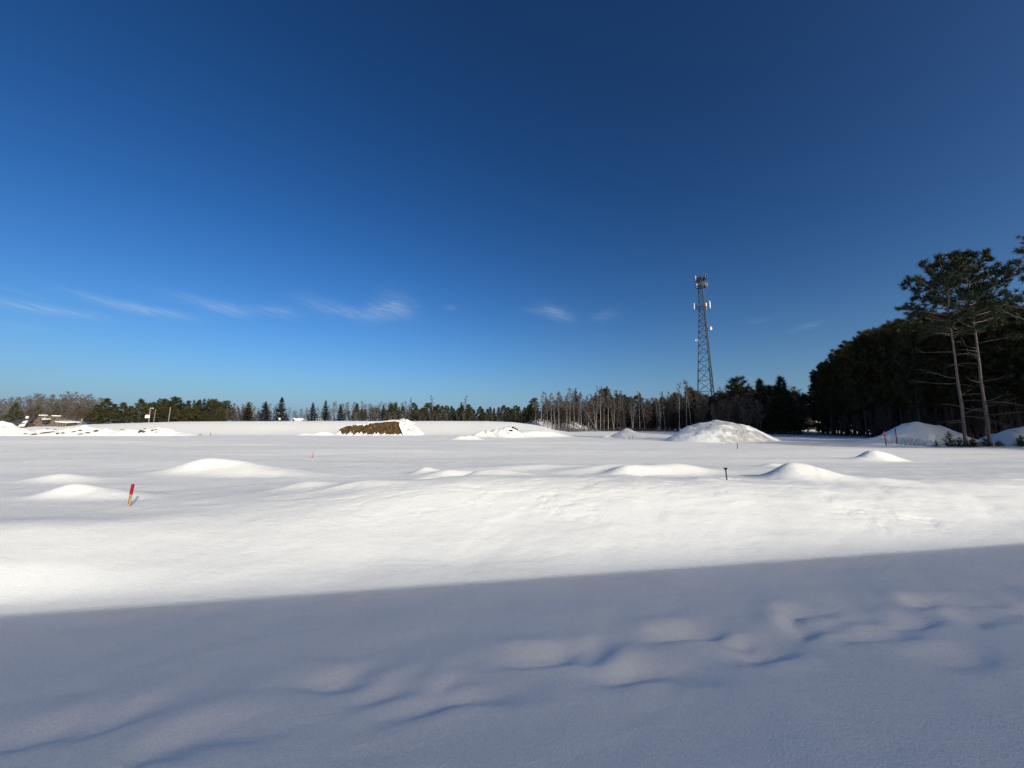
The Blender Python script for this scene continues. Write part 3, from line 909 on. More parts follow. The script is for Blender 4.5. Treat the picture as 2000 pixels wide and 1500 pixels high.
R1 = random.Random(41)
ONES = ['', 'first', 'second', 'third', 'fourth', 'fifth', 'sixth', 'seventh', 'eighth', 'ninth', 'tenth', 'eleventh', 'twelfth', 'thirteenth', 'fourteenth', 'fifteenth', 'sixteenth', 'seventeenth', 'eighteenth', 'nineteenth']
def ordinal(n):
    if n < 20: return ONES[n]
    tens = {2: 'twent', 3: 'thirt', 4: 'fort', 5: 'fift', 6: 'sixt'}[n // 10]
    return tens + 'ieth' if n % 10 == 0 else tens + 'y-' + ONES[n % 10]
def stretch(p0, p1, n, Ys, protos, name, label, group, dy=(0, 8), cat='tree', sxy=None, count=False):
    for i in range(n):
        px = p0 + (p1 - p0) * (i + R1.uniform(.1, .9)) / n
        Y = R1.uniform(*Ys)
        tree(px, Y, outline(px) + R1.uniform(*dy), protos, name, label + (', %s from the left' % ordinal(i + 1) if count else ''), cat, group, R1, None, None if sxy is None else R1.uniform(*sxy))

# far left: grey wood without leaves
stretch(-45, 196, 64, (150, 215), bare, 'bare_tree', 'leafless grey-brown tree in the wood behind the far left snow bank', 'bare wood at far left', (-4, 10), sxy=(1.0, 1.4))
stretch(-30, 200, 46, (140, 160), sapl, 'young_bare_tree', 'thin reddish sapling at the foot of the far left wood', 'saplings at far left', (14, 34), sxy=(1.3, 2.0))
tree(22, 140, 787, wpine, 'fir_tree', 'dark evergreen standing before the bare wood behind the charcoal roof', 'tree', None, R1)
# dark evergreen clump right of it
tree(200, 140, 778, wpine, 'pine_tree', 'broad bushy dark pine at the right end of the bare wood', 'tree', None, R1, 0, 1.35)
tree(184, 141, 790, wpine, 'pine_tree', 'low dark pine on the left skirt of the broad bushy pine', 'tree', None, R1, 1, 1.5)
tree(216, 141, 789, wpine, 'pine_tree', 'low dark pine on the right skirt of the broad bushy pine', 'tree', None, R1, 0, 1.5)
tree(235, 142, 786, wpine, 'pine_tree', 'bushy pine between the broad pine and the transformer pole', 'tree', None, R1, 1, 1.35)
tree(268, 143, 779, wpine, 'pine_tree', 'bushy pine just left of the utility pole with transformers', 'tree', None, R1, 1, 1.2)
tree(252, 147, 793, wpine, 'pine_tree', 'low pine filling the dip left of the transformer pole', 'tree', None, R1, 0, 1.5)
stretch(276, 428, 20, (155, 172), farpine + fir, 'pine_tree', 'tall dark evergreen right of the utility pole', 'evergreens right of the utility pole', (-5, 5), sxy=(1.15, 1.5), count=True)
stretch(272, 436, 18, (147, 154), wpine, 'young_pine_tree', 'low bushy evergreen right of the utility pole', 'low evergreens right of the utility pole', (12, 24), sxy=(1.4, 1.9), count=True)
# mixed stretch with the lone spruces
stretch(425, 670, 36, (165, 205), bare + birches, 'bare_tree', 'pale leafless tree in the thin row among the lone spruces', 'bare trees among the lone spruces', (-3, 10), sxy=(1.0, 1.4))
stretch(425, 485, 18, (150, 165), sapl, 'young_bare_tree', 'brown sapling in the thicket left of the lone spruces', 'saplings left of the lone spruces', (2, 14), sxy=(1.3, 2.0))
stretch(480, 690, 44, (146, 170), sapl, 'young_bare_tree', 'low brown sapling between the lone spruces', 'saplings between the lone spruces', (12, 26), sxy=(1.5, 2.4))
tree(437, 152, 784, farpine, 'pine_tree', 'round dark pine at the right end of the evergreen row', 'tree', None, R1, 1, 1.2)
for (px, yt, i, lab, s) in ((481, 785, 2, 'dark spruce, leftmost of the lone spruces', 1.25), (515, 783, 0, 'full spruce, second of the lone spruces from the left', 1.25), (546, 774, 2, 'tallest lone spruce, left of the snowy house roofs', 1.2),
                          (608, 785, 1, 'slim spruce between the two snowy house roofs', 1.25), (633, 780, 1, 'narrow tall spruce right of the white gable', 1.05), (663, 789, 1, 'small spruce right of the narrow tall spruce', 1.3)):
    tree(px, 144, yt, spruces, 'spruce_tree', lab, 'tree', None, R1, i, s)
# centre: mixed wood behind the plateau
stretch(668, 800, 26, (152, 190), bare + birches, 'bare_tree', 'pale leafless tree in the mixed wood behind the brown earth bank', 'bare trees behind the brown earth bank', (-3, 7), sxy=(1.0, 1.35))
stretch(685, 805, 15, (150, 170), farpine + fir, 'pine_tree', 'dark evergreen behind the brown earth bank', 'evergreens behind the brown earth bank', (1, 14), sxy=(1.1, 1.5), count=True)
stretch(680, 1030, 50, (142, 150), sapl, 'young_bare_tree', 'brown sapling along the foot of the wood behind the plateau', 'saplings behind the plateau', (12, 26), sxy=(1.4, 2.2))
stretch(800, 1045, 30, (150, 170), farpine + wpine, 'pine_tree', 'bushy dark pine of the wood behind the plateau', 'evergreen wood behind the plateau', (-3, 8), sxy=(1.15, 1.5), count=True)
stretch(800, 1045, 24, (146, 152), wpine, 'young_pine_tree', 'low bushy pine fronting the wood behind the plateau', 'low evergreens behind the plateau', (8, 20), sxy=(1.3, 1.8), count=True)
for (px, yt) in ((801, 777), (846, 773), (904, 773)):
    tree(px, 150, yt, birches, 'bare_tree', {801: 'tall pale leafless tree at the left end of the evergreen wood', 846: 'faint bare tree rising over the evergreen wood, left of the pointed pine', 904: 'bare treetop rising beside the pointed pine of the evergreen wood'}[px], 'tree', None, R1)
tree(900, 145, 784, fir, 'pine_tree', 'pointed dark pine standing above the evergreen wood behind the plateau', 'tree', None, R1, 0, 1.4)
stretch(-330, -50, 26, (165, 215), bare, 'bare_tree', 'leafless tree of the wood where it runs on beyond the left edge', 'wood beyond the left edge', (-4, 12), sxy=(1.1, 1.6))
stretch(-330, -50, 16, (160, 175), wpine + farpine, 'pine_tree', 'dark evergreen of the wood where it runs on beyond the left edge', 'evergreens beyond the left edge', (6, 22), sxy=(1.3, 1.8))
# birch row
R2 = random.Random(5)
bx = [1046, 1056, 1070, 1078, 1085, 1092, 1100, 1107, 1113, 1122, 1130, 1136, 1150, 1164, 1173, 1180, 1188, 1199, 1212, 1222, 1236, 1250, 1260, 1284, 1290, 1300]
nums = ['first', 'second', 'third', 'fourth', 'fifth', 'sixth', 'seventh', 'eighth', 'ninth', 'tenth', 'eleventh', 'twelfth', 'thirteenth', 'fourteenth', 'fifteenth', 'sixteenth', 'seventeenth', 'eighteenth', 'nineteenth', 'twentieth', 'twenty-first', 'twenty-second', 'twenty-third', 'twenty-fourth', 'twenty-fifth', 'twenty-sixth']
for i, px in enumerate(bx):
    Y = 122 + R2.uniform(-3, 12)
    tree(px, Y, outline(px) + R2.uniform(-6, 6), birch2 if i in (13, 17, 20, 24) else birches, 'birch_tree', nums[i] + ' slender white birch from the left along the birch row', 'tree', 'birches along the right of the field', R2)
for (px, yt) in ((1327, 750), (1341, 748), (1352, 744)):
    tree(px, 112, yt, birches, 'birch_tree', {1327: 'white birch, left of three rising behind the tall snow pile', 1341: 'white birch, middle of three rising behind the tall snow pile', 1352: 'white birch, right of three rising behind the tall snow pile'}[px], 'tree', None, R2, None, .9)
stretch(1036, 1360, 70, (126, 150), sapl, 'young_bare_tree', 'dense reddish sapling behind the birch row', 'saplings behind the birch row', (4, 34), sxy=(1.2, 1.9))
stretch(1160, 1365, 22, (145, 165), farpine + fir, 'pine_tree', 'dark evergreen behind the birch row', 'evergreens behind the birch row', (0, 14), sxy=(1.2, 1.6), count=True)
stretch(1040, 1165, 16, (158, 180), farpine + wpine, 'pine_tree', 'low dark evergreen behind the left birches', 'evergreens behind the left birches', (20, 34), sxy=(1.4, 1.8), count=True)
stretch(1150, 1370, 20, (150, 158), wpine, 'young_pine_tree', 'low dark pine deep in the wood behind the birch row', 'low pines behind the birch row', (26, 44), sxy=(1.3, 1.8))
tree(1126, 150, 757, fir, 'spruce_tree', 'narrow pointed spruce standing above the middle of the birch row', 'tree', None, R2, 1, 1.1)
tree(1188, 140, 752, fir, 'spruce_tree', 'pointed dark spruce above the right half of the birch row', 'tree', None, R2, 0, 1.1)
tree(1206, 142, 760, fir, 'spruce_tree', 'spruce just right of the pointed one above the birch row', 'tree', None, R2, 1, 1.0)
tree(1252, 132, 766, fir, 'spruce_tree', 'brownish spruce between birch row and tall snow pile', 'tree', None, R2, 0, 1.15)
for i, px in enumerate(np.linspace(1085, 1325, 34)):
    Y = 119 + R2.uniform(-1, 3)
    X = kx(px) * Y
    plant('shrub', shrubs[i % 3][0], 'leafless reddish shrub on the snow at the foot of the birch row', 'shrub', X, Y, tz(X, Y), R2.uniform(.6, 1.25), R2.uniform(0, 6), 'shrubs under the birches')
# a leaning dead birch trunk
lb = plant('leaning_birch', birches[0][0], 'leaning bare birch slanting to the left in the birch row', 'tree', kx(1168) * 119, 119, tz(kx(1168) * 119, 119), .72, 2.0, None, .9)
lb.rotation_euler = (0, -.62, 0.4)
# wood under the tower
stretch(1355, 1580, 36, (108, 135), bare + sapl, 'bare_tree', 'brown leafless tree in the wood below the tower', 'bare trees below the tower', (-2, 24), sxy=(1.0, 1.5))
stretch(1355, 1580, 26, (116, 135), farpine + wpine, 'pine_tree', 'dark pine in the wood below the tower', 'pines below the tower', (4, 24), sxy=(1.15, 1.6), count=True)
for (px, yt, i, lab) in ((1446, 740, 1, 'round-topped pine right of the tower foot'), (1491, 740, 0, 'pointed pine between tower and dark plantation'), (1532, 735, 3, 'broad pine, nearest the gap before the plantation'), (1510, 752, 0, 'shorter pine between the pointed pine and the broad pine')):
    tree(px, 106, yt, farpine, 'pine_tree', lab, 'tree', None, R2, i, 1.1)
stretch(1470, 1562, 12, (98, 108), wpine, 'pine_tree', 'low black shaded pine left of the snowy gap', 'shaded pines left of the gap', (28, 58), sxy=(1.1, 1.5), count=True)
stretch(1400, 1500, 14, (96, 104), sapl + bare, 'young_bare_tree', 'brown bare sapling before the dark pines right of the tall snow pile', 'saplings right of the tall snow pile', (16, 40), sxy=(1.1, 1.6))
stretch(1560, 1600, 6, (150, 170), bare, 'bare_tree', 'bare tree seen far back through the gap', 'bare trees in the gap', (12, 30))

# plantation on the right: trees in rows behind one another
PX = [1592, 1650, 1700, 1750, 1800, 1850, 1900, 1950, 2000, 2060]
PD = [104, 88, 79, 73, 69, 66, 63, 60, 57, 53]
TX = [1585, 1600, 1620, 1650, 1690, 1720, 1745, 1780, 1840, 1900, 1960, 2060]
TY = [752, 738, 712, 688, 664, 652, 640, 628, 622, 614, 606, 604]
R3 = random.Random(77)
for row in range(5):
    npl = (28, 22, 18, 14, 12)[row]
    for i in range(npl):
        px = 1594 + (2090 - 1594) * (i + R3.uniform(.2, .8)) / npl
        Y = float(np.interp(px, PX, PD)) + row * 5.0 + R3.uniform(-1.5, 1.5)
        tree(px, Y, float(np.interp(px, TX, TY)) + R3.uniform(-14, 22) - row * 2 + (8 if row > 2 else 0), plantation, 'plantation_pine',
             ('dark plantation pine in the front row at right, %s from the left' % ordinal(i + 1), 'dark pine in the second row of the plantation at right, %s from the left' % ordinal(i + 1),
              'dark pine deep inside the plantation at right', 'dark pine deep inside the plantation at right', 'dark pine deep inside the plantation at right')[row], 'tree', ('plantation front row', 'plantation second row', 'inner plantation', 'inner plantation', 'inner plantation')[row], R3)
for i in range(34):
    px = 1606 + (2100 - 1606) * (i + R3.random()) / 34
    Y = float(np.interp(px, PX, PD)) + R3.uniform(9, 24)
    tree(px, Y, R3.uniform(752, 800), wpine, 'understory_pine', 'low dark evergreen in the understory of the plantation', 'tree', 'plantation understory', R3, None, R3.uniform(1.1, 1.6))
for i in range(26):
    px = 1600 + 430 * (i + R3.random()) / 26
    Y = float(np.interp(px, PX, PD)) - R3.uniform(.5, 3)
    tree(px, Y, 800 + R3.uniform(-14, 22), sapl, 'young_bare_tree', 'brown brushy sapling at the foot of the plantation', 'tree', 'saplings under the plantation', R3)
# pines outside the frame at right; their shadows lie across the field
for i, (x, y, h) in enumerate(((58, 20, 20), (63, 17.5, 19), (67, 20, 21), (72, 15, 20), (77, 18, 19.5), (83, 13, 21), (88, 17, 20), (69, 25, 18.5), (80, 24, 20), (90, 22, 20), (62.5, 35.8, 17), (66.5, 34, 20), (69.5, 31.5, 19), (72, 27.5, 20), (76, 26, 19), (60.5, 40.5, 15), (63.5, 40.5, 16), (65, 38, 18), (61.5, 37, 16))):
    parts, hn = plantation[i % 4]
    plant('shelter_pine', parts, 'pine beyond the right edge throwing its shadow across the field', 'tree', x, y, tz(x, y), h / hn, i * 1.7, 'pines beyond the right edge')

R6 = random.Random(61)
for i in range(16):
    x = 80 + 34 * (i % 8) / 7 + R6.uniform(-2, 2); y = (34 if i < 8 else 46) + R6.uniform(-3, 4)
    parts, hn = plantation[i % 4]
    plant('plantation_pine', parts, 'plantation pine standing beyond the right edge', 'tree', x, y, tz(x, y), R6.uniform(.9, 1.05), i * 1.3, 'plantation beyond the right edge')
# the two tall pines
hero1 = pine_proto(901, 20.6, .60, 3.9, 52, 13, .52, M_PINE, dead=18, shape='round', tn=20, deadlen=(1.6, 4.2), trunk_r=.155)
hero2 = pine_proto(907, 20.8, .60, 3.9, 54, 13, .52, M_PINE, dead=20, shape='round', tn=20, deadlen=(1.6, 4.4), trunk_r=.155)
HY = 42.5
for (px, yt, parts, lab, rz) in ((1884, 506, hero1, 'tall bare-trunked pine, left one of the pair before the plantation', .4), (1931, 502, hero2, 'tall bare-trunked pine, right one of the pair before the plantation', 2.2)):
    X = kx(px) * HY; zb = tz(X, HY)
    plant('tall_pine', parts, lab, 'tree', X, HY, zb, (top_z(yt, HY) - zb) / 21.0, rz, 'pair of tall pines')
edge_parts = pine_proto(915, 20.5, .5, 5.2, 40, 14, .5, M_PINE, dead=10, shape='flat', tn=18, trunk_r=.25)
X = kx(2100) * 36.0
plant('tall_pine', edge_parts, 'pine whose boughs reach in at the right edge above the plantation', 'tree', X, 36.0, tz(X, 36), 1.02, 1.0)

# young spruces at the feet of the pair
sap_sp = [spruce_proto(330 + i, 7.0, (3.6, 4.2, 3.9)[i], M_SAP, (13, 11, 12)[i], 8, .05, .22, .05) for i in range(3)]
for (px, Y, h, sxy, i, lab) in ((1852, 41.0, 1.75, 1.0, 0, 'olive young spruce in front of the shaded snow pile'), (1872, 41.5, 1.1, 1.4, 1, 'low spreading spruce at the foot of the left tall pine'), (1898, 41.2, .95, 1.7, 2, 'low brownish spruce between the feet of the tall pines'),
                               (1922, 41.3, 1.0, 1.5, 0, 'low spruce at the foot of the right tall pine'), (1948, 41.5, .6, 2.0, 1, 'flat spruce tips right of the tall pines, on the snow'), (1992, 39.5, 1.2, 1.2, 2, 'loose young spruce at the right edge before the bright pile'), (1826, 42.5, .7, 1.1, 1, 'tiny spruce tip at the left of the olive young spruce')):
    X = kx(px) * Y
    plant('young_spruce', sap_sp[i], lab, 'young tree', X, Y, tz(X, Y), h / 7.0, i * 2.1 + px, 'young spruces at the pines', sxy)
brush = [(shrub_proto(340 + i, 1.0, 20, M_TWIGR, .008, 1.0), 1.0) for i in range(2)]
for i, px in enumerate((1775, 1783, 1792, 1800, 1808, 1816, 1822, 1760, 1780, 1798)):
    Y = 43.5 + R3.uniform(-.5, 2.5)
    X = kx(px) * Y
    plant('weed_clump', brush[i % 2][0], 'thin brown weeds poking through snow before the shaded pile', 'weeds', X, Y, tz(X, Y), R3.uniform(.35, 1.3) if i > 6 else R3.uniform(.25, .5), i, 'weeds before the shaded pile')

# ------------------------------------------------------------------ lattice tower
TWY = 128.0
TWX = kx(1387) * TWY
tower = thing('lattice_tower', 'tall green steel lattice communications tower behind the wood', 'tower', (TWX, TWY, tz(TWX, TWY)), 0)
tb = tower.location.z
TH = top_z(540, TWY) - tb            # top of the mast
unit = MB().tube([(0, 0, 0), (0, 0, 1)], 1.0, 6).mesh('member', M_STEEL)
unitd = MB().tube([(0, 0, 0), (0, 0, 1)], 1.0, 6).mesh('cable', M_DARKSTEEL)
ubox = MB().box((-.5, -.5, 0), (.5, .5, 1)).mesh('panel', M_WHITE)
uboxd = MB().box((-.5, -.5, 0), (.5, .5, 1)).mesh('panel', M_PANELD)
def member(name, a, b, r, parent, me=unit):
    o = link(name, me, parent)
    a = Vector(a); b = Vector(b); d = b - a
    o.location = a; o.rotation_mode = 'QUATERNION'; o.rotation_quaternion = d.to_track_quat('Z', 'Y'); o.scale = (r, r, d.length)
    return o
ROT = math.radians(-96)
def half(z):                          # circumradius at a height
    t = z / TH
    return float(np.interp(t, [0, .78, 1.0], [3.9, 1.15, .85]))
def legp(k, z):
    a = ROT + k * 2 * math.pi / 3
    return Vector((half(z) * math.cos(a), half(z) * math.sin(a), z))
levels = [0.0]
while levels[-1] < TH * .985:
    levels.append(levels[-1] + max(1.7, half(levels[-1]) * 1.25))
levels[-1] = TH
for k in range(3):
    for (za, zb_) in ((0, TH * .4), (TH * .4, TH * .78), (TH * .78, TH)):
        member('leg', legp(k, za), legp(k, zb_), .20 if za == 0 else .15, tower)
for i in range(len(levels) - 1):
    z0, z1 = levels[i], levels[i + 1]
    for k in range(3):
        k2 = (k + 1) % 3
        member('strut', legp(k, z1), legp(k2, z1), .065, tower)
        if i % 2 == 0: member('brace', legp(k, z0), legp(k2, z1), .085, tower)
        else: member('brace', legp(k2, z0), legp(k, z1), .085, tower)
        if z0 < TH * .8:
            m0 = (legp(k, z0) + legp(k2, z1)) * .5
            member('brace', legp(k2, z0) if i % 2 == 0 else legp(k, z0), m0 if i % 2 == 0 else (legp(k2, z0) + legp(k, z1)) * .5, .055, tower)
# cable run along the near leg
for s in (-.12, .0, .12, .24):
    member('cable', legp(0, 0) * .96 + Vector((s + .1, .12, 0)), Vector((legp(0, TH * .97).x * .9 + s * .7 + .05, legp(0, TH * .97).y + .12, TH * .97)), .06, tower, unitd)
for z in np.arange(2, TH, 2.2):
    a = legp(0, float(z))
    member('cable_rung', a + Vector((-.25, .1, 0)), a + Vector((.35, .1, 0)), .03, tower, unitd)
def antenna(z, ang, rad, h, w, d, mat=ubox, tiltx=0):
    c = Vector((rad * math.cos(ang), rad * math.sin(ang), z))
    o = link('antenna_panel', mat, tower)
    o.location = c - Vector((0, 0, h / 2)); o.scale = (d, w, h); o.rotation_euler = (0, 0, ang)
    pipe = link('mounting_pipe', unitd, tower)
    pc = Vector(((rad - .22) * math.cos(ang), (rad - .22) * math.sin(ang), z - h * .6)); pipe.location = pc; pipe.scale = (.045, .045, h * 1.2)
    member('mounting_arm', (half(z) * .5 * math.cos(ang), half(z) * .5 * math.sin(ang), z), ((rad - .22) * math.cos(ang), (rad - .22) * math.sin(ang), z), .04, tower, unitd)
D = math.radians
for (z, hh) in ((TH * .985, 1.9), (TH * .935, 1.7)):
    for a in (-75, -50, -22, 8, 40, 75, 110, 150, 188, 215, 250):
        antenna(z + rng.uniform(-.15, .25) + (.45 if a in (-22, 8) else 0), D(a), 1.85 + rng.uniform(-.15, .3), hh * rng.uniform(.6, .95), .28, .14, ubox if a in (-22, 8, 188) else uboxd)
    for j in range(10):               # dark mounting ring and radio boxes behind the panels
        a0, a1 = j * .628, (j + 1) * .628
        member('mounting_ring', (1.6 * math.cos(a0), 1.6 * math.sin(a0), z - .4), (1.6 * math.cos(a1), 1.6 * math.sin(a1), z - .4), .06, tower, unitd)
        bxo = link('radio_unit', MB_RADIO if 'MB_RADIO' in globals() else globals().setdefault('MB_RADIO', MB().box((-.5, -.5, 0), (.5, .5, 1)).mesh('radio_unit', M_DARKSTEEL)), tower)
        bxo.location = (1.35 * math.cos(a0 + .3), 1.35 * math.sin(a0 + .3), z - .55); bxo.scale = (.35, .45, .75); bxo.rotation_euler = (0, 0, a0 + .3)
zt2 = top_z(598, TWY) - tb
for (a, h, rr) in ((-28, 2.5, 2.2), (2, 2.6, 2.7), (35, 1.6, 2.4), (-78, 1.1, 1.8), (-100, 1.0, 1.5), (178, 2.1, 2.9), (140, 1.7, 2.0), (85, 1.8, 2.2), (-125, 1.0, 1.5)):
    antenna(zt2 + (.5 if abs(a) < 30 else 0), D(a), rr, h, .30, .16, ubox if a in (-28, 2, 178, 35, -78) else uboxd)
for j in range(10):
    a0, a1 = j * .628, (j + 1) * .628
    member('mounting_ring', (1.7 * math.cos(a0), 1.7 * math.sin(a0), zt2 - .6), (1.7 * math.cos(a1), 1.7 * math.sin(a1), zt2 - .6), .06, tower, unitd)
def dish(z, side, d=.75):
    leg = legp(1 if side > 0 else 2, z)
    c = Vector((leg.x + side * .75, leg.y - .5, z))
    mbd = MB()
    ax = Vector((.5 * side, -.85, -.05)).normalized()
    q = ax.to_track_quat('Z', 'Y').to_matrix()
    rings = 5; sg = 14
    for i in range(rings + 1):
        rr = d * i / rings
        zz = .28 * (i / rings) ** 2
        for k in range(sg):
            th = 2 * math.pi * k / sg
            mbd.v.append(q @ Vector((rr * math.cos(th), rr * math.sin(th), zz)))
    for k in range(sg):
        mbd.v.append(q @ Vector((d * math.cos(2 * math.pi * k / sg), d * math.sin(2 * math.pi * k / sg), .5)))
    for i in range(rings + 1):
        for k in range(sg):
            k2 = (k + 1) % sg
            mbd.f.append((i * sg + k, i * sg + k2, (i + 1) * sg + k2, (i + 1) * sg + k))
    o = mbd.build('dish', M_WHITE, tower, True); o.location = c
    member('dish_arm', leg, c, .06, tower, unitd)
dish(top_z(641, TWY) - tb, 1, .62)
dish(top_z(664, TWY) - tb, -1, .5)
member('whip_antenna', (-.95, 0, TH * .97), (-1.0, 0, top_z(514, TWY) - tb), .055, tower, unitd)
member('whip_antenna', (1.0, 0, TH * .97), (1.05, 0, top_z(522, TWY) - tb), .03, tower, unitd)
for (zz, xx) in ((TH * .865, -1.9), (TH * .84, -1.9)):
    member('folded_dipole', (-.7, 0, zz), (xx, 0, zz), .05, tower, unitd)
    member('folded_dipole', (xx, 0, zz - .35), (xx, 0, zz + .35), .07, tower, unitd)
for (zz, xx) in ((TH * .875, 1.3), (TH * .855, 1.3), (TH * .83, 1.3)):
    member('folded_dipole', (.5, 0, zz), (xx, 0, zz), .05, tower, unitd)

# ------------------------------------------------------------------ stakes and posts on the field
def stick(name, label, cat, px, py, h, lean, fn, zoff=0.0, group=None):
    """stand a stake where the row py meets the snow"""
    Y = -ZC / kz(py)
    for _ in range(6):
        Y = (tz(kx(px, py) * Y, Y) - ZC) / kz(py)
    X = kx(px, py) * Y
    t = thing(name, label, cat, (X, Y, tz(X, Y)), 0, group)
    t.rotation_euler = (lean[1], lean[0], 0)
    fn(t, Y)
    return t
def f_stake(t, Y):
    s = Y / F
    h = 41 * s; hw = 2.4 * s
    MB().box((-hw, -.012, -.3), (hw, .012, h * .53)).build('bare_wood', M_WOOD, t)
    MB().box((-hw - .001, -.0135, h * .53), (hw + .001, .0135, h)).build('painted_top', M_RED, t)
    for k, (z, w, x) in enumerate(((.44, .5, -.1), (.40, .3, .2), (.34, .45, 0), (.28, .25, -.2), (.24, .5, .05), (.19, .3, .1), (.15, .4, -.1))):
        mk = MB().box((x * hw - w * hw, -.0160, h * z - .008), (x * hw + w * hw * .7, -.0132, h * z + .006), Matrix.Rotation(.0, 4, 'Y')).build('ink_mark', M_INK, t)
stick('survey_stake', 'wooden survey stake with red painted top leaning in the snow', 'stake', 251, 989, 0, (math.radians(2.5), math.radians(-3)), f_stake)
def f_post(t, Y):
    s = Y / F
    h = 22.5 * s; r = 1.15 * s
    MB().tube([(0, 0, -.25), (0, 0, h * .80)], r, 12).build('pipe', M_BLACK, t, True)
    MB().tube([(0, 0, h * .79), (0, 0, h * .86), (0, 0, h * .94), (0, 0, h), (0, 0, h * .985)], [r, r * 1.5, r * 2.6, r * 3.3, r * 1.2], 14).build('flared_head', M_BLACK, t, True)
stick('marker_post', 'black post with flared head standing in the open snow', 'post', 1419.5, 937.5, 0, (math.radians(-2.5), 0), f_post)
def flag_fn(hpx, z0, z1, wpx, col):
    def f(t, Y):
        s = Y / F
        h = hpx * s
        MB().tube([(0, 0, -.3), (0, 0, h)], .8 * s, 6).build('rod', col, t)
        r = random.Random(int(hpx * 10))
        m_ = MB()
        for k in range(5):
            a = r.uniform(0, 6.28); zz = h * (z0 + (z1 - z0) * r.uniform(.55, .8))
            o_ = Vector((math.cos(a), math.sin(a), 0)) * 1.2 * s
            e = Vector((math.cos(a) * wpx * s * 1.4, math.sin(a) * wpx * s * 1.4, h * r.uniform(z0, z0 + .1)))
            w_ = Vector((-math.sin(a), math.cos(a), 0)) * (wpx * .5 * s)
            m_.quad(o_ + Vector((0, 0, zz)) - w_, o_ + Vector((0, 0, zz)) + w_, e + w_, e - w_ * .3)
        m_.tube([(0, 0, h * z0), (0, 0, h * (z0 + z1) / 2), (0, 0, h * z1)], [1.15 * s, wpx * .75 * s, 1.1 * s], 6)
        m_.build('ribbon', M_PINK, t)
    return f
stick('flagged_stake', 'dark stake with pink ribbon, left of the two before the shaded pile', 'stake', 1731, 868.5, 0, (math.radians(-2.5), 0), flag_fn(29, .48, .92, 1.2, M_NAVY), 0, 'ribboned stakes')
stick('flagged_stake', 'dark stake with pink ribbon, right of the two before the shaded pile', 'stake', 1752.5, 867.5, 0, (math.radians(-1.5), 0), flag_fn(30, .45, .7, 1.1, M_NAVY), 0, 'ribboned stakes')
stick('flagged_stake', 'small thin stake with faded pink ribbon on the left open snow', 'stake', 610, 895, 0, (math.radians(6), 0), flag_fn(14, .5, .95, .9, M_POLE))
def thin_fn(hpx, w=.7, mat=M_BARKD):
    def f(t, Y):
        s = Y / F
        MB().tube([(0, 0, -.3), (.3 * s, 0, hpx * s * .5), (0, 0, hpx * s)], [w * s, w * s, w * s * .8], 6).build('rod', mat, t)
        MB().tube([(0, 0, hpx * s), (0, 0, hpx * s * 1.06)], [w * s * 1.2, w * s * .9], 6).build('tip', mat, t)
    return f
stick('thin_stake', 'thin dark stake before the tall white pile', 'stake', 1440, 877, 0, (math.radians(3), 0), thin_fn(10.5))
stick('thin_stake', 'tiny thin stake near the far left snow bank', 'stake', 411, 851, 0, (0, 0), thin_fn(5.5, .5))
stick('thin_stake', 'tiny stub before the small pointed snow cone', 'stake', 1229, 857, 0, (0, 0), thin_fn(4, .5))
stick('thin_stake', 'tiny stub right of the small pointed snow cone', 'stake', 1235, 857, 0, (.1, 0), thin_fn(5, .4))

# ------------------------------------------------------------------ far left: shed roof, rubble stack, lean-to
BY = 112.0
def bX(px): return kx(px) * BY
def bZ(py): return top_z(py, BY)
# charcoal roofed shed
zg = tz(bX(30), BY)
sh = thing('shed', 'low shed with charcoal roof behind the far left snow bank', 'shed', (bX(27), BY, zg))
def loc(px, py, dy=0.0):
    return Vector((bX(px) - bX(27), dy, bZ(py) - zg))
MB().box((bX(8) - bX(27), -.2, -1.0), (bX(46) - bX(27), 5.5, bZ(826) - zg)).build('wall', M_SHED, sh)
m_ = MB(); a = loc(4, 830.5, -.6); b = loc(52, 830.5, -.6); c = loc(36, 817, 3.4); d = loc(12, 817, 3.4)
m_.quad(a, b, c, d); th = Vector((0, .05, -.16)); m_.quad(a + th, d + th, c + th, b + th)
for (p, q) in ((a, b), (b, c), (c, d), (d, a)): m_.quad(p, p + th, q + th, q)
m_.build('roof', M_ROOF, sh)
m_ = MB(); a = loc(43, 831.5, -1.1); b = loc(55, 831, -1.1); c = loc(38, 820.5, 1.6); d = loc(28.5, 822.5, 1.6)
m_.quad(a, b, c, d); th = Vector((0, .1, -.3)); m_.quad(a + th, d + th, c + th, b + th)
for (p, q) in ((a, b), (b, c), (c, d), (d, a)): m_.quad(p, p + th, q + th, q)
m_.build('snow_slab', M_SNOW, sh)
MB().tube([loc(20, 817, 3.4), loc(20, 812.2, 3.4)], .35, 8).build('vent_cap', M_TRIM, sh, True)
# snow heap in front of the shed, at the frame edge
def sheap(u, v): return 2.6 * np.exp(-np.hypot((u + 1.0) / 3.6, v / 2.6) ** 2.6) * (1 + .15 * fbm(u, v, 203, 3)) - .05
pile('snow_pile', 'rounded snow heap at the left frame edge before the charcoal roof', 6, 106, 42, sheap, res=.18, depth=4)
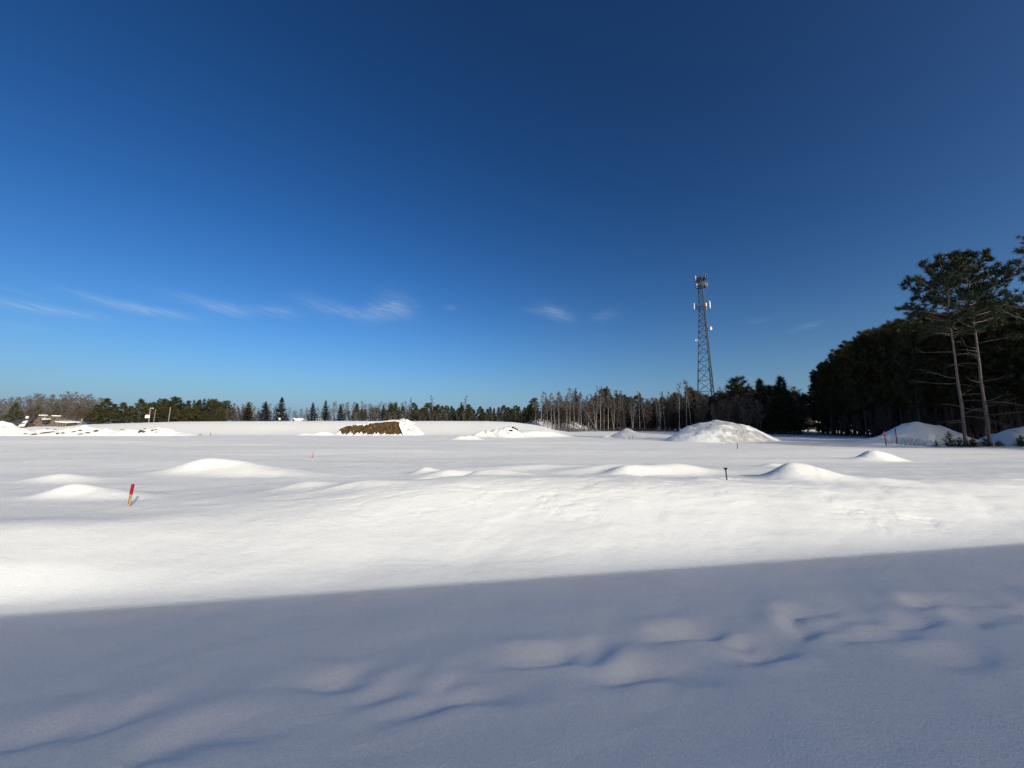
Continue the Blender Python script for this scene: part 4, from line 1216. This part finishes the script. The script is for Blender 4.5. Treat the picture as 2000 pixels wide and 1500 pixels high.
# stack of tan rubble
zg2 = tz(bX(80), BY + 3)
st = thing('rubble_stack', 'long tan stack of rough blocks behind the far left snow bank', 'rubble stack', (bX(80), BY + 3, zg2))
R4 = random.Random(9)
blk = []
for s in range(5):
    bm = bmesh.new(); bmesh.ops.create_cube(bm, size=1)
    bmesh.ops.subdivide_edges(bm, edges=bm.edges[:], cuts=1)
    for v_ in bm.verts: v_.co += Vector((R4.gauss(0, .07), R4.gauss(0, .07), R4.gauss(0, .08)))
    me = bpy.data.meshes.new('block'); bm.to_mesh(me); bm.free(); me.materials.append(M_BLOCK); blk.append(me)
stop = [(32, 817), (36, 811.5), (48, 811.5), (51, 816), (58, 816), (61, 813), (74, 813), (77, 817), (90, 818), (108, 821), (110, 822)]
for lay in range(9):
    x = 32.0
    while x < 109:
        w = R4.uniform(2.6, 6.0)
        ytop = float(np.interp(x, [p[0] for p in stop], [p[1] for p in stop]))
        py = 831.5 - lay * 2.3
        if py - 2.2 > ytop - 1.2:
            o = link('block', R4.choice(blk), st)
            o.location = (bX(x + w / 2) - bX(80), R4.uniform(-.35, .35) + lay * .25, bZ(py - 1.1) - zg2)
            o.scale = (w * BY / F * 1.02, R4.uniform(1.3, 1.9), 2.35 * BY / F * 1.05); o.rotation_euler = (R4.uniform(-.06, .06), R4.uniform(-.08, .08), R4.uniform(-.15, .15))
        x += w
for (px, py, w) in ((70, 818.8, 7), (49.5, 815.4, 3), (40, 810.6, 3), (45, 810.8, 2), (66, 811.8, 3), (72, 812, 2.5)):
    o = link('snow_lump', blk[0].copy(), st); o.data.materials.clear(); o.data.materials.append(M_SNOW)
    o.location = (bX(px) - bX(80), -.9 if w > 6 else 1.6, bZ(py) - zg2 + .1); o.scale = (w * BY / F, 1.4, .26)
o = MB().box((-.75, -1.5, -.2), (.75, -.9, .75)).build('opening', M_GLASS, st); o.location = (bX(70) - bX(80), .2, bZ(825.5) - zg2)
# lean-to with a snowy roof
zg3 = tz(bX(119), BY)
lt = thing('lean_to', 'small dark lean-to with snowy sloping roof beside the rubble stack', 'shed', (bX(119), BY, zg3))
def l3(px, py, dy=0): return Vector((bX(px) - bX(119), dy, bZ(py) - zg3))
MB().box((bX(110) - bX(119), .2, -1), (bX(126) - bX(119), 3, bZ(826) - zg3)).build('wall', M_SHED, lt)
m_ = MB(); a = l3(108.5, 822.6, -.5); b = l3(131, 824.8, -.5); c = l3(130, 823.3, 3.2); d = l3(109, 821.0, 3.2)
m_.quad(a, b, c, d); th = Vector((0, 0, -.22)); m_.quad(a + th, d + th, c + th, b + th)
for (p, q) in ((a, b), (b, c), (c, d), (d, a)): m_.quad(p, p + th, q + th, q)
m_.build('snowy_roof', M_SNOW, lt)
for px in (111, 116, 121, 126):
    MB().box((bX(px) - bX(119) - .08, -.1, -1), (bX(px) - bX(119) + .08, .1, bZ(825.6) - zg3)).build('post', M_POLE, lt)

# utility poles
def upole(name, label, px, Y, py_top, r, lean=0, arm=False):
    X = kx(px) * Y; zb = tz(X, Y)
    h = top_z(py_top, Y) - zb
    t = thing(name, label, 'pole', (X, Y, zb)); t.rotation_euler = (0, lean, 0)
    MB().tube([(0, 0, -.5), (0, 0, h * .5), (0, 0, h)], [r * 1.15, r, r * .85], 8).build('pole', M_POLE, t, True)
    if arm:
        s = Y / F
        MB().box((-.1, -.22, h - .35), (8.5 * s, -.10, h - .2)).build('crossarm', M_POLE, t)
        MB().box((-.1, -.22, h - 1.1), (4.5 * s, -.10, h - .98)).build('crossarm', M_POLE, t)
        for xx in (1.5, 4.5, 7.5):
            MB().tube([(xx * s, -.16, h - .2), (xx * s, -.16, h + .12)], [.09, .06], 6).build('insulator', M_TRIM, t)
        for k, xx in enumerate((-4.2, -1.6, .9)):
            tc_ = MB().tube([(xx * s, -.42, h - 3.7 - .1), (xx * s, -.42, h - 3.62), (xx * s, -.42, h - 2.75), (xx * s, -.42, h - 2.66)], [.26, .33, .33, .2], 10).build('transformer', M_WHITE, t, True)
            MB().tube([(xx * s, -.42, h - 2.66), (xx * s, -.42, h - 2.4)], [.07, .04], 6).build('bushing', M_TRIM, tc_)
    else:
        MB().tube([(0, 0, h), (0, 0, h + .12)], [r * .95, r * .5], 8).build('pole_cap', M_POLE, t)
    return t
upole('utility_pole', 'weathered utility pole carrying three white transformers behind the plateau', 288.3, 140, 796.8, .19, 0, True)
upole('utility_pole', 'thin plain pole just right of the transformer pole', 297.5, 142, 800, .12, .05)
upole('utility_pole', 'plain grey pole second right of the transformer pole', 326.5, 140, 795.5, .15, .04)
upole('short_post', 'short pale leaning post at the left end of the plateau', 155.5, 122, 818, .28, .13)

# far houses behind the plateau
def house(name, label, px, Y, py_ridge, wpx, dpt, wallm, roofm, rot, eave_drop, snowy=True):
    X = kx(px) * Y; s = Y / F
    zr = top_z(py_ridge, Y); zb = tz(X, Y) - .3
    t = thing(name, label, 'house', (X, Y, zb), rot)
    w = wpx * s / 2; rh = zr - zb; eh = rh - eave_drop
    MB().box((-w, -dpt / 2, 0), (w, dpt / 2, eh)).build('wall', wallm, t)
    m_ = MB()
    for sgn in (-1, 1):
        m_.tri(Vector((sgn * w, -dpt / 2, eh)), Vector((sgn * w, dpt / 2, eh)), Vector((sgn * w, 0, rh - .12)))
    m_.build('gable', wallm, t)
    for sgn in (-1, 1):
        m_ = MB()
        a = Vector((-w - .4, sgn * (dpt / 2 + .5), eh - .35)); b = Vector((w + .4, sgn * (dpt / 2 + .5), eh - .35)); c = Vector((w + .4, 0, rh)); d = Vector((-w - .4, 0, rh))
        th = Vector((0, 0, -.25))
        m_.quad(a, b, c, d); m_.quad(a + th, d + th, c + th, b + th)
        for (p, q) in ((a, b), (b, c), (d, a)): m_.quad(p, p + th, q + th, q)
        m_.build('roof', roofm, t)
    for xx in (-.5, .0, .5):
        MB().box((xx * w - .5, -dpt / 2 - .06, eh * .45), (xx * w + .5, -dpt / 2 + .02, eh * .8)).build('window', M_GLASS, t)
    MB().box((w * .75 - .45, -dpt / 2 - .05, 0), (w * .75 + .45, -dpt / 2 + .02, 2.1)).build('door', M_TRIM, t)
    return t
hA = house('house', 'dark gabled house with a snowy roof slope behind the plateau', 581, 158, 817.0, 17, 6, M_SHED, M_SNOW, math.radians(62), 2.3)
hB = house('house', 'house with a bright snowy roof peeping between slim spruces', 622, 160, 816.4, 8, 5, M_SIDING, M_SNOW, math.radians(-8), 2.0)
MB().tube([Vector((0, 0, 0)), Vector((0, 0, 1.2))], .22, 8).build('chimney', M_BLOCK, hA).location = (.6, 0, top_z(815.2, 158) - hA.location.z - .3)
hC = house('house', 'red house far back beyond the snowy gap in the wood', 1592, 190, 818, 24, 8, M_REDWALL, M_SNOW, 0, 2.0)
# white cap on a post below the tallest spruce
pb = thing('bird_house', 'white-roofed birdhouse on a post before the tallest spruce', 'birdhouse', (kx(544.5) * 140, 140, tz(kx(544.5) * 140, 140)))
hh = top_z(818, 140) - pb.location.z
MB().tube([(0, 0, -.3), (0, 0, hh - .4)], .06, 6).build('post', M_POLE, pb)
MB().box((-.2, -.2, hh - .4), (.2, .2, hh)).build('box', M_TRIM, pb)
m_ = MB(); m_.tube([(0, -.35, hh + .1), (0, .35, hh + .1)], .34, 3); m_.build('roof', M_TRIM, pb)

# ------------------------------------------------------------------ building behind the viewer: its eave draws the shadow edge
EAVE = 5.2
v_edge = 7.30
shift = (EAVE + .83) / math.tan(SUN_EL)
sdx, sdy = -math.sin(SUN_AZ) * shift, -math.cos(SUN_AZ) * shift
# a point on the shadow edge, carried back to the eave
P0 = Vector((2.0, (v_edge + math.sin(EDGE_ANG) * 2.0) / math.cos(EDGE_ANG), 0)) - Vector((sdx, sdy, 0))
bld = thing('hall', 'long flat-roofed hall behind the viewer whose eave shades the foreground', 'building', (P0.x, P0.y, -.3), EDGE_ANG)
LB, RB = -22, 40
MB().box((LB + .5, -17, -.2), (RB - .5, -.5, EAVE)).build('wall', M_SIDING, bld)
MB().box((LB, -17.5, EAVE + .002), (RB, 0, EAVE + .3)).build('roof', M_ROOF, bld)
for xx in range(-18, 38, 5):
    w_ = MB().box((xx - .7, -.54, 1.2), (xx + .7, -.46, 2.6)).build('window', M_GLASS, bld)
    MB().box((xx - .8, -.56, 1.08), (xx + .8, -.40, 1.18)).build('window_sill', M_TRIM, w_)
dr = MB().box((-.55, -.54, 0.0), (.55, -.45, 2.1)).build('door', M_SHED, bld); dr.location.x = 2.5
